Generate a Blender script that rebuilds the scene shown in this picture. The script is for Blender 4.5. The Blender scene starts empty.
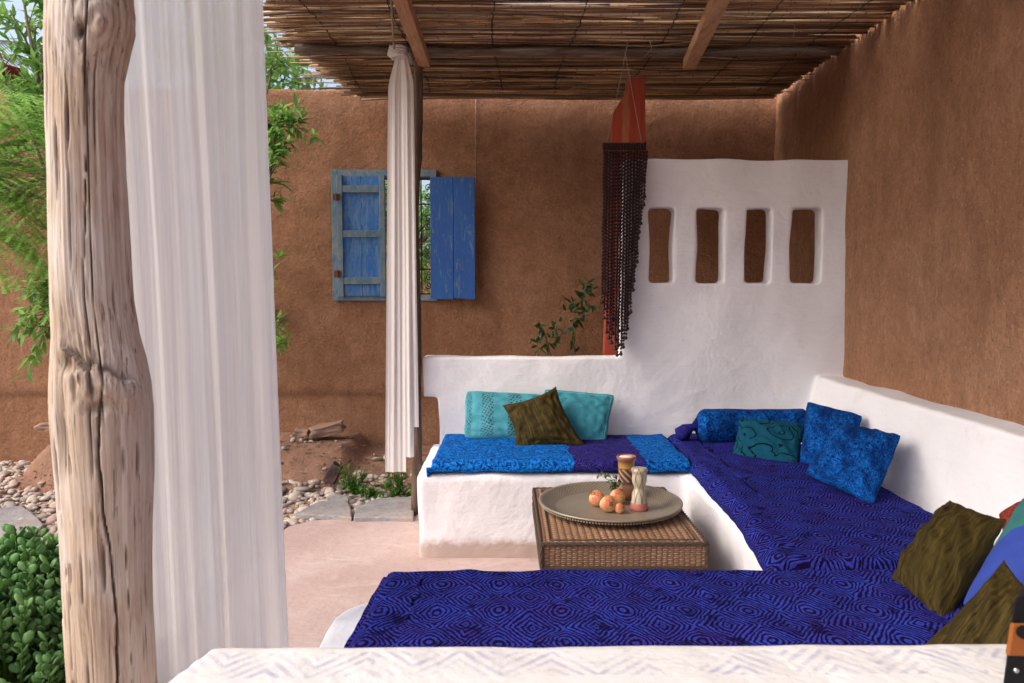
import bpy, bmesh, math, random
import numpy as np
from mathutils import Vector, Matrix, noise
R = math.radians
S = bpy.context.scene
C = S.collection
rnd = random.Random(7)

# ------------------------------------------------------------------ camera, sky, sun, exposure
H = 1.55
PITCH, YAW, F = R(4.2), R(0.52), 768.0
cam = bpy.data.cameras.new('camera'); co = bpy.data.objects.new('camera', cam); C.objects.link(co)
cam.sensor_width = 36; cam.lens = 36 * F / 1024; cam.clip_start = .05; cam.clip_end = 600
co.location = (0, 0, H); co.rotation_euler = (R(90) - PITCH, 0, -YAW)
cam.dof.use_dof = True; cam.dof.focus_distance = 4.2; cam.dof.aperture_fstop = 6.3
S.camera = co
SUN_EL, SUN_AZ = 40, 250     # azimuth measured clockwise from +Y (north)
w = bpy.data.worlds.new('World'); S.world = w; w.use_nodes = True
nt = w.node_tree; bg = nt.nodes['Background']
sky = nt.nodes.new('ShaderNodeTexSky'); sky.sky_type = 'NISHITA'; sky.sun_disc = False
sky.sun_elevation = R(SUN_EL); sky.sun_rotation = R(SUN_AZ); sky.air_density = 1.0; sky.dust_density = 5.0; sky.ozone_density = 1.0
# thin bright overcast: the clear sky's blue is mostly washed out to white
hs = nt.nodes.new('ShaderNodeHueSaturation'); hs.inputs['Saturation'].default_value = .85; hs.inputs['Value'].default_value = 1.35
nt.links.new(sky.outputs[0], hs.inputs['Color']); nt.links.new(hs.outputs[0], bg.inputs[0]); bg.inputs[1].default_value = 0.15
sl = bpy.data.lights.new('sun', 'SUN'); so = bpy.data.objects.new('sun', sl); C.objects.link(so)
sl.energy = 0.95; sl.angle = R(50); sl.color = (1, .975, .94)
a, e = R(SUN_AZ), R(SUN_EL)
sd = Vector((math.sin(a) * math.cos(e), math.cos(a) * math.cos(e), math.sin(e)))
so.rotation_euler = sd.to_track_quat('Z', 'Y').to_euler()
S.view_settings.view_transform = 'Standard'; S.view_settings.look = 'None'
S.view_settings.gamma = 1; S.view_settings.exposure = 0.56
S.cycles.max_bounces = 7; S.cycles.diffuse_bounces = 4; S.cycles.transparent_max_bounces = 8

# ------------------------------------------------------------------ pixel measuring helpers (used once to read sizes off the photo)
def ray(px, py):
    a = (px - 512) / F; b = (341.5 - py) / F
    y = math.cos(PITCH) + b * math.sin(PITCH); z = -math.sin(PITCH) + b * math.cos(PITCH)
    return Vector((a * math.cos(YAW) + y * math.sin(YAW), -a * math.sin(YAW) + y * math.cos(YAW), z))
def at(px, py, Y):
    r = ray(px, py); return Vector((0, 0, H)) + r * (Y / r.y)

# ------------------------------------------------------------------ object helpers
def tag(o, label=None, cat=None, group=None, kind=None):
    if label: o['label'] = label
    if cat: o['category'] = cat
    if group: o['group'] = group
    if kind: o['kind'] = kind
    return o
def empty(name, loc, label, cat, group=None):
    o = bpy.data.objects.new(name, None); C.objects.link(o); o.location = loc
    return tag(o, label, cat, group)
class MB:
    def __init__(s): s.v = []; s.f = []; s.uv = []; s.m = []
    def add(s, vs, fs, uvs=None, mi=0):
        n = len(s.v); s.v += [tuple(v) for v in vs]
        for f in fs: s.f.append(tuple(i + n for i in f)); s.m.append(mi)
        s.uv += uvs if uvs else [(0, 0)] * len(vs)
    def hexa(s, p, mi=0):   # 8 points: bottom 4 ccw then top 4
        s.add(p, [(3, 2, 1, 0), (4, 5, 6, 7), (0, 1, 5, 4), (1, 2, 6, 5), (2, 3, 7, 6), (3, 0, 4, 7)], mi=mi)
    def box(s, x0, x1, y0, y1, z0, z1, mi=0):
        s.hexa([(x0, y0, z0), (x1, y0, z0), (x1, y1, z0), (x0, y1, z0), (x0, y0, z1), (x1, y0, z1), (x1, y1, z1), (x0, y1, z1)], mi)
    def grid(s, P, closed_u=False, mi=0, uvf=None):   # P[i][j] points
        nu, nv = len(P), len(P[0]); n = len(s.v)
        for i in range(nu):
            for j in range(nv):
                s.v.append(tuple(P[i][j])); s.uv.append(uvf(i, j) if uvf else (i / max(1, nu - 1), j / max(1, nv - 1)))
        for i in range(nu if closed_u else nu - 1):
            i2 = (i + 1) % nu
            for j in range(nv - 1):
                s.f.append((n + i * nv + j, n + i2 * nv + j, n + i2 * nv + j + 1, n + i * nv + j + 1)); s.m.append(mi)
    def tube(s, pts, rad, k=8, cap=True, mi=0, jit=0):
        pts = [Vector(p) for p in pts]; n0 = len(s.v); m = len(pts)
        rad = rad if isinstance(rad, (list, tuple)) else [rad] * m
        t0 = (pts[1] - pts[0]).normalized(); ref = Vector((0, 0, 1)) if abs(t0.z) < .9 else Vector((1, 0, 0))
        u = t0.cross(ref).normalized()
        for i, p in enumerate(pts):
            t = (pts[min(i + 1, m - 1)] - pts[max(i - 1, 0)]).normalized()
            u = (u - t * u.dot(t)).normalized(); v = t.cross(u)
            for q in range(k):
                a = 2 * math.pi * q / k; rr = rad[i] * (1 + (rnd.uniform(-jit, jit) if jit else 0))
                s.v.append(tuple(p + (u * math.cos(a) + v * math.sin(a)) * rr)); s.uv.append((q / k, i / (m - 1)))
        for i in range(m - 1):
            for q in range(k):
                q2 = (q + 1) % k
                s.f.append((n0 + i * k + q, n0 + i * k + q2, n0 + (i + 1) * k + q2, n0 + (i + 1) * k + q)); s.m.append(mi)
        if cap:
            s.f.append(tuple(n0 + q for q in range(k - 1, -1, -1))); s.m.append(mi)
            s.f.append(tuple(n0 + (m - 1) * k + q for q in range(k))); s.m.append(mi)
    def lathe(s, prof, c, k=32, mi=0):
        n0 = len(s.v); c = Vector(c)
        for (r, z) in prof:
            for q in range(k):
                a = 2 * math.pi * q / k; s.v.append((c.x + r * math.cos(a), c.y + r * math.sin(a), c.z + z)); s.uv.append((q / k, z))
        for i in range(len(prof) - 1):
            for q in range(k):
                q2 = (q + 1) % k; s.f.append((n0 + i * k + q, n0 + i * k + q2, n0 + (i + 1) * k + q2, n0 + (i + 1) * k + q)); s.m.append(mi)
        s.f.append(tuple(n0 + q for q in range(k - 1, -1, -1))); s.m.append(mi)
        n1 = n0 + (len(prof) - 1) * k; s.f.append(tuple(n1 + q for q in range(k))); s.m.append(mi)
    def build(s, name, mats, parent=None, smooth=True, world=True):
        me = bpy.data.meshes.new(name); me.from_pydata(s.v, [], s.f)
        uvl = me.uv_layers.new(name='UVMap')
        li = np.zeros(len(me.loops), dtype=np.int32); me.loops.foreach_get('vertex_index', li)
        uvl.data.foreach_set('uv', np.array(s.uv, dtype=np.float32)[li].ravel())
        mats = mats if isinstance(mats, (list, tuple)) else [mats]
        for m in mats: me.materials.append(m)
        me.polygons.foreach_set('material_index', s.m)
        me.polygons.foreach_set('use_smooth', [smooth] * len(me.polygons))
        me.update()
        return link(name, me, parent)
def link(name, me, parent=None):
    o = bpy.data.objects.new(name, me); C.objects.link(o)
    if parent:
        o.parent = parent
        off = Vector(parent.location); p = parent.parent
        while p: off = off + p.location; p = p.parent
        me.transform(Matrix.Translation(-off))
    return o
def centre(o):     # put a top-level mesh's origin at its base
    vs = np.zeros(len(o.data.vertices) * 3); o.data.vertices.foreach_get('co', vs); vs = vs.reshape(-1, 3)
    c = Vector(((vs[:, 0].min() + vs[:, 0].max()) / 2, (vs[:, 1].min() + vs[:, 1].max()) / 2, vs[:, 2].min()))
    o.data.transform(Matrix.Translation(-c)); o.location = c
    return o
def thing(mb, name, mats, label, cat, group=None, smooth=True):
    return tag(centre(mb.build(name, mats, smooth=smooth)), label, cat, group)
def bevel(o, wd, seg=2):
    b = o.modifiers.new('bevel', 'BEVEL'); b.width = wd; b.segments = seg; b.limit_method = 'ANGLE'; b.angle_limit = R(40)
    return o
def plaster(name, mb, voxel, smooth, amp, freq, m, parent=None, extra=None):
    """melt boxes into one hand-rendered mass with rounded edges and uneven faces"""
    me = bpy.data.meshes.new('tmp'); me.from_pydata(mb.v, [], mb.f); me.update()
    o = bpy.data.objects.new('tmp', me); C.objects.link(o)
    r = o.modifiers.new('r', 'REMESH'); r.mode = 'VOXEL'; r.voxel_size = voxel
    sm = o.modifiers.new('s', 'SMOOTH'); sm.iterations = smooth; sm.factor = .5
    dg = bpy.context.evaluated_depsgraph_get(); dg.update()
    ev = o.evaluated_get(dg); nm = bpy.data.meshes.new_from_object(ev)
    bpy.data.objects.remove(o); nm.name = name
    nm.materials.clear(); nm.materials.append(m)
    n = len(nm.vertices); vs = np.zeros(n * 3); nm.vertices.foreach_get('co', vs); vs = vs.reshape(-1, 3)
    ns = np.zeros(n * 3); nm.vertices.foreach_get('normal', ns); ns = ns.reshape(-1, 3)
    for i in range(n):
        p = Vector(vs[i]); d = noise.fractal(p * freq, 1.0, 2.0, 3) * amp
        if extra: d += extra(p, ns[i])
        vs[i] += ns[i] * d
    nm.vertices.foreach_set('co', vs.ravel())
    nm.polygons.foreach_set('use_smooth', [True] * len(nm.polygons)); nm.update()
    return link(name, nm, parent)

# ------------------------------------------------------------------ material helpers
class G:
    def __init__(s, name):
        s.m = bpy.data.materials.new(name); s.m.use_nodes = True; s.t = s.m.node_tree
        s.b = s.t.nodes['Principled BSDF']; s.out = s.t.nodes['Material Output']
        s.tc = s.t.nodes.new('ShaderNodeTexCoord')
    def set(s, i, v):
        if isinstance(v, bpy.types.NodeSocket): s.t.links.new(v, i)
        else:
            if isinstance(v, (tuple, list)) and len(v) == 3 and i.type == 'RGBA': v = (*v, 1)
            i.default_value = v
    def n(s, ty, ins=None, **pr):
        x = s.t.nodes.new('ShaderNode' + ty)
        for k, v in pr.items(): setattr(x, k, v)
        for k, v in (ins or {}).items(): s.set(x.inputs[k], v)
        return x
    def P(s, **kw):
        for k, v in kw.items(): s.set(s.b.inputs[k.replace('_', ' ')], v)
    def co(s, sc=(1, 1, 1), src='Object', rot=(0, 0, 0), loc=(0, 0, 0)):
        if not isinstance(sc, (tuple, list)): sc = (sc,) * 3
        return s.n('Mapping', {0: s.tc.outputs[src], 3: sc, 2: rot, 1: loc}).outputs[0]
    def noise(s, v, scale=5, detail=4, rough=.55, dist=0):
        return s.n('TexNoise', {'Vector': v, 'Scale': scale, 'Detail': detail, 'Roughness': rough, 'Distortion': dist}).outputs[0]
    def vor(s, v, scale=5, feature='F1', out=0):
        return s.n('TexVoronoi', {'Vector': v, 'Scale': scale}, feature=feature).outputs[out]
    def ramp(s, f, stops):
        r = s.n('ValToRGB', {0: f}); el = r.color_ramp.elements
        while len(el) < len(stops): el.new(.5)
        for q, (p, c) in zip(el, stops):
            q.position = p; q.color = (*c, 1) if isinstance(c, tuple) else (c, c, c, 1)
        return r.outputs[0]
    def mix(s, f, a, b, mode='MIX'):
        x = s.n('Mix', data_type='RGBA', blend_type=mode)
        s.set(x.inputs[0], f); s.set(x.inputs[6], a); s.set(x.inputs[7], b); return x.outputs[2]
    def math(s, op, a, b=0, c=None):
        ins = {0: a, 1: b}
        if c is not None: ins[2] = c
        return s.n('Math', ins, operation=op).outputs[0]
    def bump(s, h, strength=.5, dist=.01, prev=None):
        x = s.n('Bump', {'Height': h, 'Strength': strength, 'Distance': dist})
        if prev: s.set(x.inputs['Normal'], prev)
        return x.outputs[0]

def adobe_mat(name, c1, c2, c3, fibre=(1, 1, 1)):
    g = G(name)
    v = g.co(); vf = g.co(fibre)
    big = g.noise(v, 1.1, 5, .6, .4); mid = g.noise(vf, 9, 5, .65); fine = g.noise(vf, 70, 4, .7)
    col = g.ramp(big, [(.3, c1), (.5, c2), (.72, c3)])
    col = g.mix(g.ramp(mid, [(.35, .0), (.7, .6)]), col, tuple(x * .66 for x in c1))
    col = g.mix(g.ramp(g.noise(vf, 38, 4, .75), [(.50, 0.), (.66, .45)]), col, tuple(x * .5 for x in c1))
    col = g.mix(g.ramp(g.noise(vf, 45, 4, .75, .5), [(.55, 0.), (.70, .5)]), col, tuple(min(1, x * 1.35) for x in c3))
    # rain streaks and damp stains running down the render
    stn = g.noise(g.co((2.2, 2.2, .35)), 2.0, 5, .65)
    col = g.mix(g.ramp(stn, [(.52, 0.), (.72, .5)]), col, tuple(x * .62 for x in c1))
    # chopped straw and grit showing in the earth render
    st = g.noise(g.co((1, 1, 1), rot=(.5, .4, .3)), 160, 2, .5)
    sv = g.n('TexNoise', {'Vector': g.co((26, 26, 120), rot=(.6, .9, .2)), 'Scale': 1.6, 'Detail': 1}).outputs[0]
    sv2 = g.n('TexNoise', {'Vector': g.co((120, 26, 26), rot=(.2, .7, 1.1)), 'Scale': 1.6, 'Detail': 1}).outputs[0]
    col = g.mix(g.ramp(sv, [(.70, 0.), (.76, .55)]), col, (.55, .40, .26))
    col = g.mix(g.ramp(sv2, [(.71, 0.), (.77, .5)]), col, (.55, .40, .26))
    col = g.mix(g.ramp(st, [(.25, .6), (.36, 0.)]), col, tuple(x * .35 for x in c1))
    bm = g.bump(g.noise(v, 3.5, 4, .6), .5, .05)
    bm = g.bump(mid, .9, .03, bm); bm = g.bump(g.noise(vf, 30, 5, .75), 1, .025, bm); bm = g.bump(fine, 1, .012, bm)
    crack = g.n('TexVoronoi', {'Vector': g.mix(.25, g.co(), g.n('TexNoise', {'Vector': v, 'Scale': 2.5}).outputs[1]), 'Scale': .8}, feature='DISTANCE_TO_EDGE').outputs[0]
    ck = g.math('MULTIPLY', g.ramp(crack, [(0., 1.), (.006, 0.)]), g.ramp(g.noise(v, 1.7), [(.5, 0.), (.6, 1.)]))
    col = g.mix(g.math('MULTIPLY', ck, .22), col, tuple(x * .3 for x in c1))
    g.P(Base_Color=col, Roughness=.95, Normal=bm, Specular_IOR_Level=.15)
    return g.m
M = {}
M['adobe'] = adobe_mat('adobe', (.37, .175, .095), (.44, .225, .13), (.52, .285, .18))
M['adobe_side'] = adobe_mat('adobe_side', (.38, .185, .10), (.44, .225, .13), (.50, .275, .17), (1, 1, .7))
def white_mat(name, base, dirt=(.62, .53, .47), paint=False):
    g = G(name); v = g.co()
    n1 = g.noise(v, 1.6, 5, .6, .5); n2 = g.noise(v, 13, 5, .6); n3 = g.noise(v, 55, 3, .6)
    col = g.mix(g.ramp(n1, [(.35, 0.), (.75, .55)]), base, tuple(x * .93 for x in base))
    col = g.mix(g.ramp(g.noise(v, 4.2, 6, .7), [(.58, 0.), (.80, .55)]), col, dirt)
    if paint:   # pale painted zigzag band running along the far edge of the ledge top
        s = g.n('SeparateXYZ', {0: g.mix(.03, g.co(), g.n('TexNoise', {'Vector': v, 'Scale': 7}).outputs[1])})
        x, y = s.outputs[0], s.outputs[1]
        tri = g.math('PINGPONG', x, .085)
        q = g.math('SUBTRACT', g.math('MULTIPLY', y, .95), tri)
        ln = g.math('PINGPONG', q, .015)
        line = g.ramp(ln, [(0.0, 1.), (.006, 1.), (.0085, 0.)])
        geo = g.n('NewGeometry').outputs['Position']; gy = g.n('SeparateXYZ', {0: geo}).outputs[1]
        band = g.math('MULTIPLY', g.math('GREATER_THAN', gy, 1.345), g.math('LESS_THAN', gy, 1.442))
        wear = g.ramp(g.noise(v, 9, 5, .7), [(.42, 0.), (.60, 1.)])
        f = g.math('MULTIPLY', g.math('MULTIPLY', line, band), wear)
        pc = g.mix(g.noise(v, 5), (.24, .27, .44), (.36, .31, .40))
        col = g.mix(g.math('MULTIPLY', f, .62), col, pc)
    brk = .15 if paint else .35
    br_ = g.noise(g.co((3, 3, 22), rot=(.25, .15, 0)), 2.5, 5, .7)      # brush strokes of the limewash
    col = g.mix(g.ramp(br_, [(.50, 0.), (.72, brk)]), col, tuple(x * .86 for x in base))
    col = g.mix(g.ramp(g.noise(v, 34, 4, .75), [(.63, 0.), (.70, .5)]), col, dirt)
    bm = g.bump(br_, .35, .006, g.bump(n1, .5, .05)); bm = g.bump(n2, .5, .009, bm); bm = g.bump(n3, .35, .002, bm)
    pz = g.n('SeparateXYZ', {0: g.n('NewGeometry').outputs['Position']}).outputs[2]      # splashed earth along the foot of the plaster
    gr = g.ramp(g.math('SUBTRACT', pz, g.math('MULTIPLY', g.noise(v, 9, 5, .7), .14)), [(-.045 + .05, .8), (-.0 + .05, 0.)])
    col = g.mix(gr, col, (.40, .27, .21))
    g.P(Base_Color=col, Roughness=.8, Normal=bm, Specular_IOR_Level=.25)
    return g.m
M['white'] = white_mat('white_limewash', (.79, .77, .80))
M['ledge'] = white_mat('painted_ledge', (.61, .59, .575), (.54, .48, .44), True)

def wood_mat(name, c1, c2, c3, scale=(14, 14, 1.2), bumpd=.004, src='Object', red=None):
    g = G(name); v = g.co(scale, src)
    n = g.noise(v, 3, 6, .65, .6); n2 = g.noise(g.co(tuple(x * 3 for x in scale), src), 3, 3, .6)
    col = g.ramp(n, [(.28, c1), (.5, c2), (.7, c3)])
    col = g.mix(g.ramp(n2, [(.3, .5), (.45, 0.)]), col, tuple(x * .45 for x in c1))
    bm = g.bump(n, .6, bumpd); bm = g.bump(n2, .5, bumpd * .5, bm)
    g.P(Base_Color=col, Roughness=.85, Normal=bm, Specular_IOR_Level=.2)
    return g.m
M['driftwood'] = None
g = G('driftwood'); v = g.co((16, 16, 1.3)); 
n = g.noise(v, 2.2, 7, .68, .9); n2 = g.noise(g.co((55, 55, 2.2)), 2.5, 4, .6, .4); blot = g.noise(g.co((3, 3, 1.3)), 1.6, 4, .6)
col = g.ramp(n, [(.25, (.17, .115, .08)), (.40, (.34, .25, .185)), (.56, (.45, .355, .275)), (.8, (.53, .45, .375))])
col = g.mix(g.ramp(blot, [(.42, 0.), (.62, .65)]), col, (.58, .53, .50))
col = g.mix(g.ramp(g.noise(g.co((4, 4, 1.2), loc=(4, 2, 7)), 1.8, 4, .6), [(.52, 0.), (.72, .6)]), col, (.40, .26, .155))
col = g.mix(g.ramp(n2, [(.32, .9), (.42, 0.)]), col, (.13, .08, .05))
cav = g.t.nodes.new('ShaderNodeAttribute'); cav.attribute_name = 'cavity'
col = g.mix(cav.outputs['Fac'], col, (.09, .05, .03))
bm = g.bump(n, .55, .006); bm = g.bump(n2, .6, .003, bm)
g.P(Base_Color=col, Roughness=.82, Normal=bm, Specular_IOR_Level=.2); M['driftwood'] = g.m
M['pole'] = wood_mat('weathered_pole', (.055, .038, .028), (.11, .075, .055), (.19, .14, .11))
M['log'] = wood_mat('grey_log', (.06, .042, .03), (.13, .10, .08), (.25, .21, .18), (1.2, 14, 14))
M['timber'] = wood_mat('timber_beam', (.30, .15, .075), (.42, .235, .13), (.50, .31, .19), (14, 1.2, 14), .002)
M['blue'] = None
g = G('worn_blue_paint'); v = g.co((9, 9, 1.6)); n = g.noise(v, 3, 6, .7, .8)
col = g.mix(g.noise(g.co((3, 3, 2)), 2, 3), (.006, .055, .25), (.012, .10, .36))
col = g.mix(g.ramp(n, [(.55, 0.), (.66, .8)]), col, (.13, .22, .28))
col = g.mix(g.ramp(g.noise(g.co((22, 22, 5)), 3, 4, .7), [(.60, 0.), (.68, .7)]), col, (.20, .17, .14))
g.P(Base_Color=col, Roughness=.7, Normal=g.bump(n, .5, .003)); M['blue'] = g.m
g = G('sun_bleached_blue_planks'); v = g.co((9, 9, 1.6)); n = g.noise(v, 3, 6, .7, .8)
col = g.mix(g.noise(g.co((5, 5, 3)), 2, 4), (.012, .09, .38), (.04, .18, .48))
col = g.mix(g.ramp(n, [(.44, 0.), (.62, .75)]), col, (.13, .27, .42)); col = g.mix(g.ramp(g.noise(g.co((20, 20, 9)), 3, 4, .7), [(.56, 0.), (.66, .8)]), col, (.22, .23, .24))
g.P(Base_Color=col, Roughness=.8, Normal=g.bump(n, .5, .003)); M['bluepale'] = g.m
g = G('faded_blue_grey_wood'); v = g.co((6, 6, 3)); n = g.noise(v, 3, 6, .7, .8)
col = g.ramp(n, [(.3, (.055, .13, .21)), (.5, (.13, .20, .25)), (.66, (.25, .24, .23))])
g.P(Base_Color=col, Roughness=.8, Normal=g.bump(n, .5, .003)); M['bluegrey'] = g.m
g = G('red_paint'); n = g.noise(g.co((10, 10, 1.3)), 2.5, 6, .7, .8)
s_ = g.n('SeparateXYZ', {0: g.co()}); xx = g.math('ADD', s_.outputs[0], g.math('MULTIPLY', g.noise(g.co((1, 1, 1.2)), 2), .03))
stripe = g.ramp(g.math('ABSOLUTE', g.math('SUBTRACT', xx, .025)), [(.02, 1.), (.03, 0.)])
col = g.mix(g.ramp(n, [(.4, 0.), (.68, .7)]), (.33, .035, .018), (.42, .10, .035))
col = g.mix(g.math('MULTIPLY', stripe, g.ramp(n, [(.3, .2), (.6, .75)])), col, (.42, .18, .08))
g.P(Base_Color=col, Roughness=.6, Normal=g.bump(n, .5, .004)); M['red'] = g.m
g = G('reeds'); ri = g.n('NewGeometry').outputs['Random Per Island']
s_ = g.n('SeparateXYZ', {0: g.co()})
n = g.noise(g.co((2, 40, 40)), 2, 4, .6)
col = g.ramp(ri, [(0., (.06, .033, .02)), (.2, (.19, .095, .05)), (.5, (.40, .23, .115)), (.78, (.60, .39, .20)), (1., (.80, .64, .42))])
bun = g.noise(g.co((.8, 9, 1)), 1.5, 3, .6); col = g.mix(g.ramp(bun, [(.40, .6), (.56, 0.)]), col, (.09, .05, .03))
col = g.mix(g.ramp(n, [(.35, .7), (.6, 0.)]), col, (.09, .05, .03))
node = g.math('PINGPONG', g.math('ADD', s_.outputs[0], g.math('MULTIPLY', ri, 7.3)), .11)
col = g.mix(g.ramp(node, [(.0, .8), (.006, 0.)]), col, (.05, .03, .02))
g.P(Base_Color=col, Roughness=.5, Specular_IOR_Level=.35); M['reed'] = g.m

def plain(name, c, rough=.7, metal=0, spec=.3, bumps=None, var=.15):
    g = G(name); n = g.noise(g.co(), 18, 4, .6)
    g.P(Base_Color=g.mix(n, tuple(x * (1 - var) for x in c), tuple(min(1, x * (1 + var)) for x in c)), Roughness=rough, Metallic=metal, Specular_IOR_Level=spec)
    if bumps: g.P(Normal=g.bump(g.noise(g.co(), bumps, 3), .4, .003))
    return g.m
M['iron'] = plain('black_iron', (.02, .018, .016), .6, .3)
M['rust'] = plain('rusty_iron', (.14, .055, .03), .8, .2)
M['rope'] = plain('cord', (.30, .25, .2), .9)
M['dark'] = plain('dark_tie', (.03, .022, .02), .9)
g = G('flagstone'); v = g.co(); n1 = g.noise(v, 5, 6, .7, .6); n2 = g.noise(v, 40, 4, .7)
col = g.ramp(n1, [(.34, (.20, .185, .19)), (.5, (.28, .265, .275)), (.66, (.36, .33, .32))]); col = g.mix(g.ramp(n2, [(.52, 0.), (.66, .6)]), col, (.15, .12, .11))
col = g.mix(g.ramp(g.noise(g.co(1, loc=(2, 2, 2)), 3, 5, .7), [(.5, 0.), (.66, .6)]), col, (.38, .29, .24))
g.P(Base_Color=col, Roughness=.85, Normal=g.bump(n2, .6, .004, g.bump(n1, .7, .02))); M['stone'] = g.m
M['rubble'] = plain('flat_rubble', (.30, .19, .14), .9, bumps=25, var=.3)
M['purplestone'] = plain('purple_stone', (.075, .045, .045), .9, bumps=25, var=.3)

def cloth_tr(name, c, tl=.45, tp=.06):
    g = G(name)
    v = g.co((240, 240, 1.2)); n = g.noise(v, 1, 3, .6); weave = g.noise(g.co((500, 500, 500)), 1, 1)
    vertical = g.noise(g.co((70, 18, .25)), 1, 5, .72)
    col = g.mix(g.ramp(vertical, [(.3, .0), (.7, 1.)]), tuple(x * .95 for x in c), c); col = g.mix(g.ramp(n, [(.35, .35), (.6, 0.)]), col, tuple(x * .82 for x in c))
    g.P(Base_Color=col, Roughness=.9, Specular_IOR_Level=.05, Normal=g.bump(vertical, .35, .006, g.bump(n, .25, .002)))
    tr = g.n('BsdfTranslucent', {0: col}); tp_ = g.n('BsdfTransparent')
    m1 = g.n('MixShader', {0: tl, 1: g.b.outputs[0], 2: tr.outputs[0]})
    sheer = g.math('MULTIPLY', g.ramp(vertical, [(.35, 1.), (.62, .35)]), tp)
    m2 = g.n('MixShader', {0: sheer, 1: m1.outputs[0], 2: tp_.outputs[0]})
    g.t.links.new(m2.outputs[0], g.out.inputs[0]); return g.m
M['curtain'] = cloth_tr('sheer_white_cotton', (.93, .945, .985), .7, .12)
M['curtain2'] = cloth_tr('gathered_white_cotton', (.82, .78, .77), .35, .02)

def ring_cloth(name, dark, mid, light, tile=.26, src='UV', off=(0, 0, 0)):
    """block printed cloth: rows of concentric circles that turn into diamonds, scratchy black wax lines"""
    g = G(name); v0 = g.co(1, src, loc=off)
    wob = g.n('TexNoise', {'Vector': v0, 'Scale': 14, 'Detail': 3}).outputs[1]
    v = g.mix(.032, v0, wob)
    s = g.n('SeparateXYZ', {0: v}); x, y = s.outputs[0], s.outputs[1]
    u = g.math('MULTIPLY', x, 1 / .185); w_ = g.math('MULTIPLY', y, 1 / .205)
    fx = g.math('ABSOLUTE', g.math('SUBTRACT', g.math('FRACT', u), .5)); fy = g.math('ABSOLUTE', g.math('SUBTRACT', g.math('FRACT', w_), .5))
    man = g.math('ADD', fx, g.math('MULTIPLY', fy, .8)); euc = g.math('SQRT', g.math('ADD', g.math('MULTIPLY', fx, fx), g.math('MULTIPLY', g.math('MULTIPLY', fy, fy), .55)))
    k = g.ramp(euc, [(.12, 0.), (.30, 1.)])
    d = g.math('ADD', g.math('MULTIPLY', man, k), g.math('MULTIPLY', euc, g.math('SUBTRACT', 1, k)))
    rings = g.math('SINE', g.math('MULTIPLY', d, 68))
    scr = g.math('ADD', g.math('MULTIPLY', g.noise(v0, 60, 5, .75, 1.0), 1.9), -.45)
    line = g.ramp(g.math('ADD', g.math('MULTIPLY', rings, .34), scr), [(.46, 1.), (.60, 0.)])
    blotch = g.ramp(g.noise(v0, 11, 4, .65), [(.36, 1.), (.42, 0.)])
    base = g.mix(g.ramp(g.noise(v0, 7, 6, .75), [(.38, 0.), (.62, 1.)]), mid, light); base = g.mix(g.ramp(g.noise(g.co(1, src, loc=(3, 5, 0)), 3, 5, .7), [(.48, 0.), (.66, .7)]), base, (mid[0] * 1.9, mid[1] * .9, mid[2] * 1.1))
    base = g.mix(g.ramp(g.noise(v0, 170, 2, .5), [(.45, 0.), (.7, .7)]), base, tuple(min(1, q * 1.5) for q in light))
    col = g.mix(g.math('MULTIPLY', line, .93), base, dark)
    col = g.mix(g.math('MULTIPLY', blotch, .75), col, dark)
    bm = g.bump(g.noise(v0, 40, 3), .5, .004); bm = g.bump(g.noise(v0, 9, 3), .3, .012, bm)
    g.P(Base_Color=col, Roughness=.95, Normal=bm, Specular_IOR_Level=.04)
    return g.m
M['purple'] = ring_cloth('purple_ring_print', (.004, .002, .016), (.018, .014, .12), (.030, .045, .34))
def mottle(name, c1, c2, c3, sc=70, src='UV'):
    g = G(name); v = g.co((1, 1, 1), src)
    vv = g.mix(.03, v, g.n('TexNoise', {'Vector': v, 'Scale': 12}).outputs[1])
    n = g.noise(vv, sc, 4, .7, 1.2); n2 = g.noise(v, 5, 4, .6)
    col = g.ramp(n, [(.40, c1), (.5, c2), (.60, c3)])
    col = g.mix(g.ramp(n2, [(.38, .75), (.6, 0.)]), col, c1)
    g.P(Base_Color=col, Roughness=.95, Specular_IOR_Level=.05, Normal=g.bump(n, .5, .003, g.bump(g.noise(v, 9, 3), .5, .02))); return g.m
M['bluecloth'] = mottle('blue_batik', (.002, .010, .07), (.004, .060, .27), (.010, .14, .48), 45)
# the back bench cloth: two blue lengths with a purple one between (position along the bench)
g = G('blue_and_purple_throw'); v = g.co(1, 'UV'); x = g.n('SeparateXYZ', {0: g.mix(.09, v, g.n('TexNoise', {'Vector': v, 'Scale': 14, 'Detail': 4}).outputs[1])}).outputs[0]
n = g.noise(v, 60, 4, .7, 1.2)
bl = g.ramp(n, [(.40, (.002, .015, .10)), (.5, (.005, .085, .36)), (.60, (.012, .19, .58))])
pu = g.ramp(g.math('ADD', n, g.math('MULTIPLY', g.math('SINE', g.math('MULTIPLY', g.vor(v, 8), 90)), .1)), [(.4, (.008, .005, .035)), (.6, (.035, .03, .22))])
f = g.math('MULTIPLY', g.math('GREATER_THAN', x, .80), g.math('LESS_THAN', x, 1.17))
g.P(Base_Color=g.mix(f, bl, pu), Roughness=.95, Specular_IOR_Level=.05, Normal=g.bump(n, .5, .003, g.bump(g.noise(v, 10, 3), .5, .02))); M['throw'] = g.m
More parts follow.
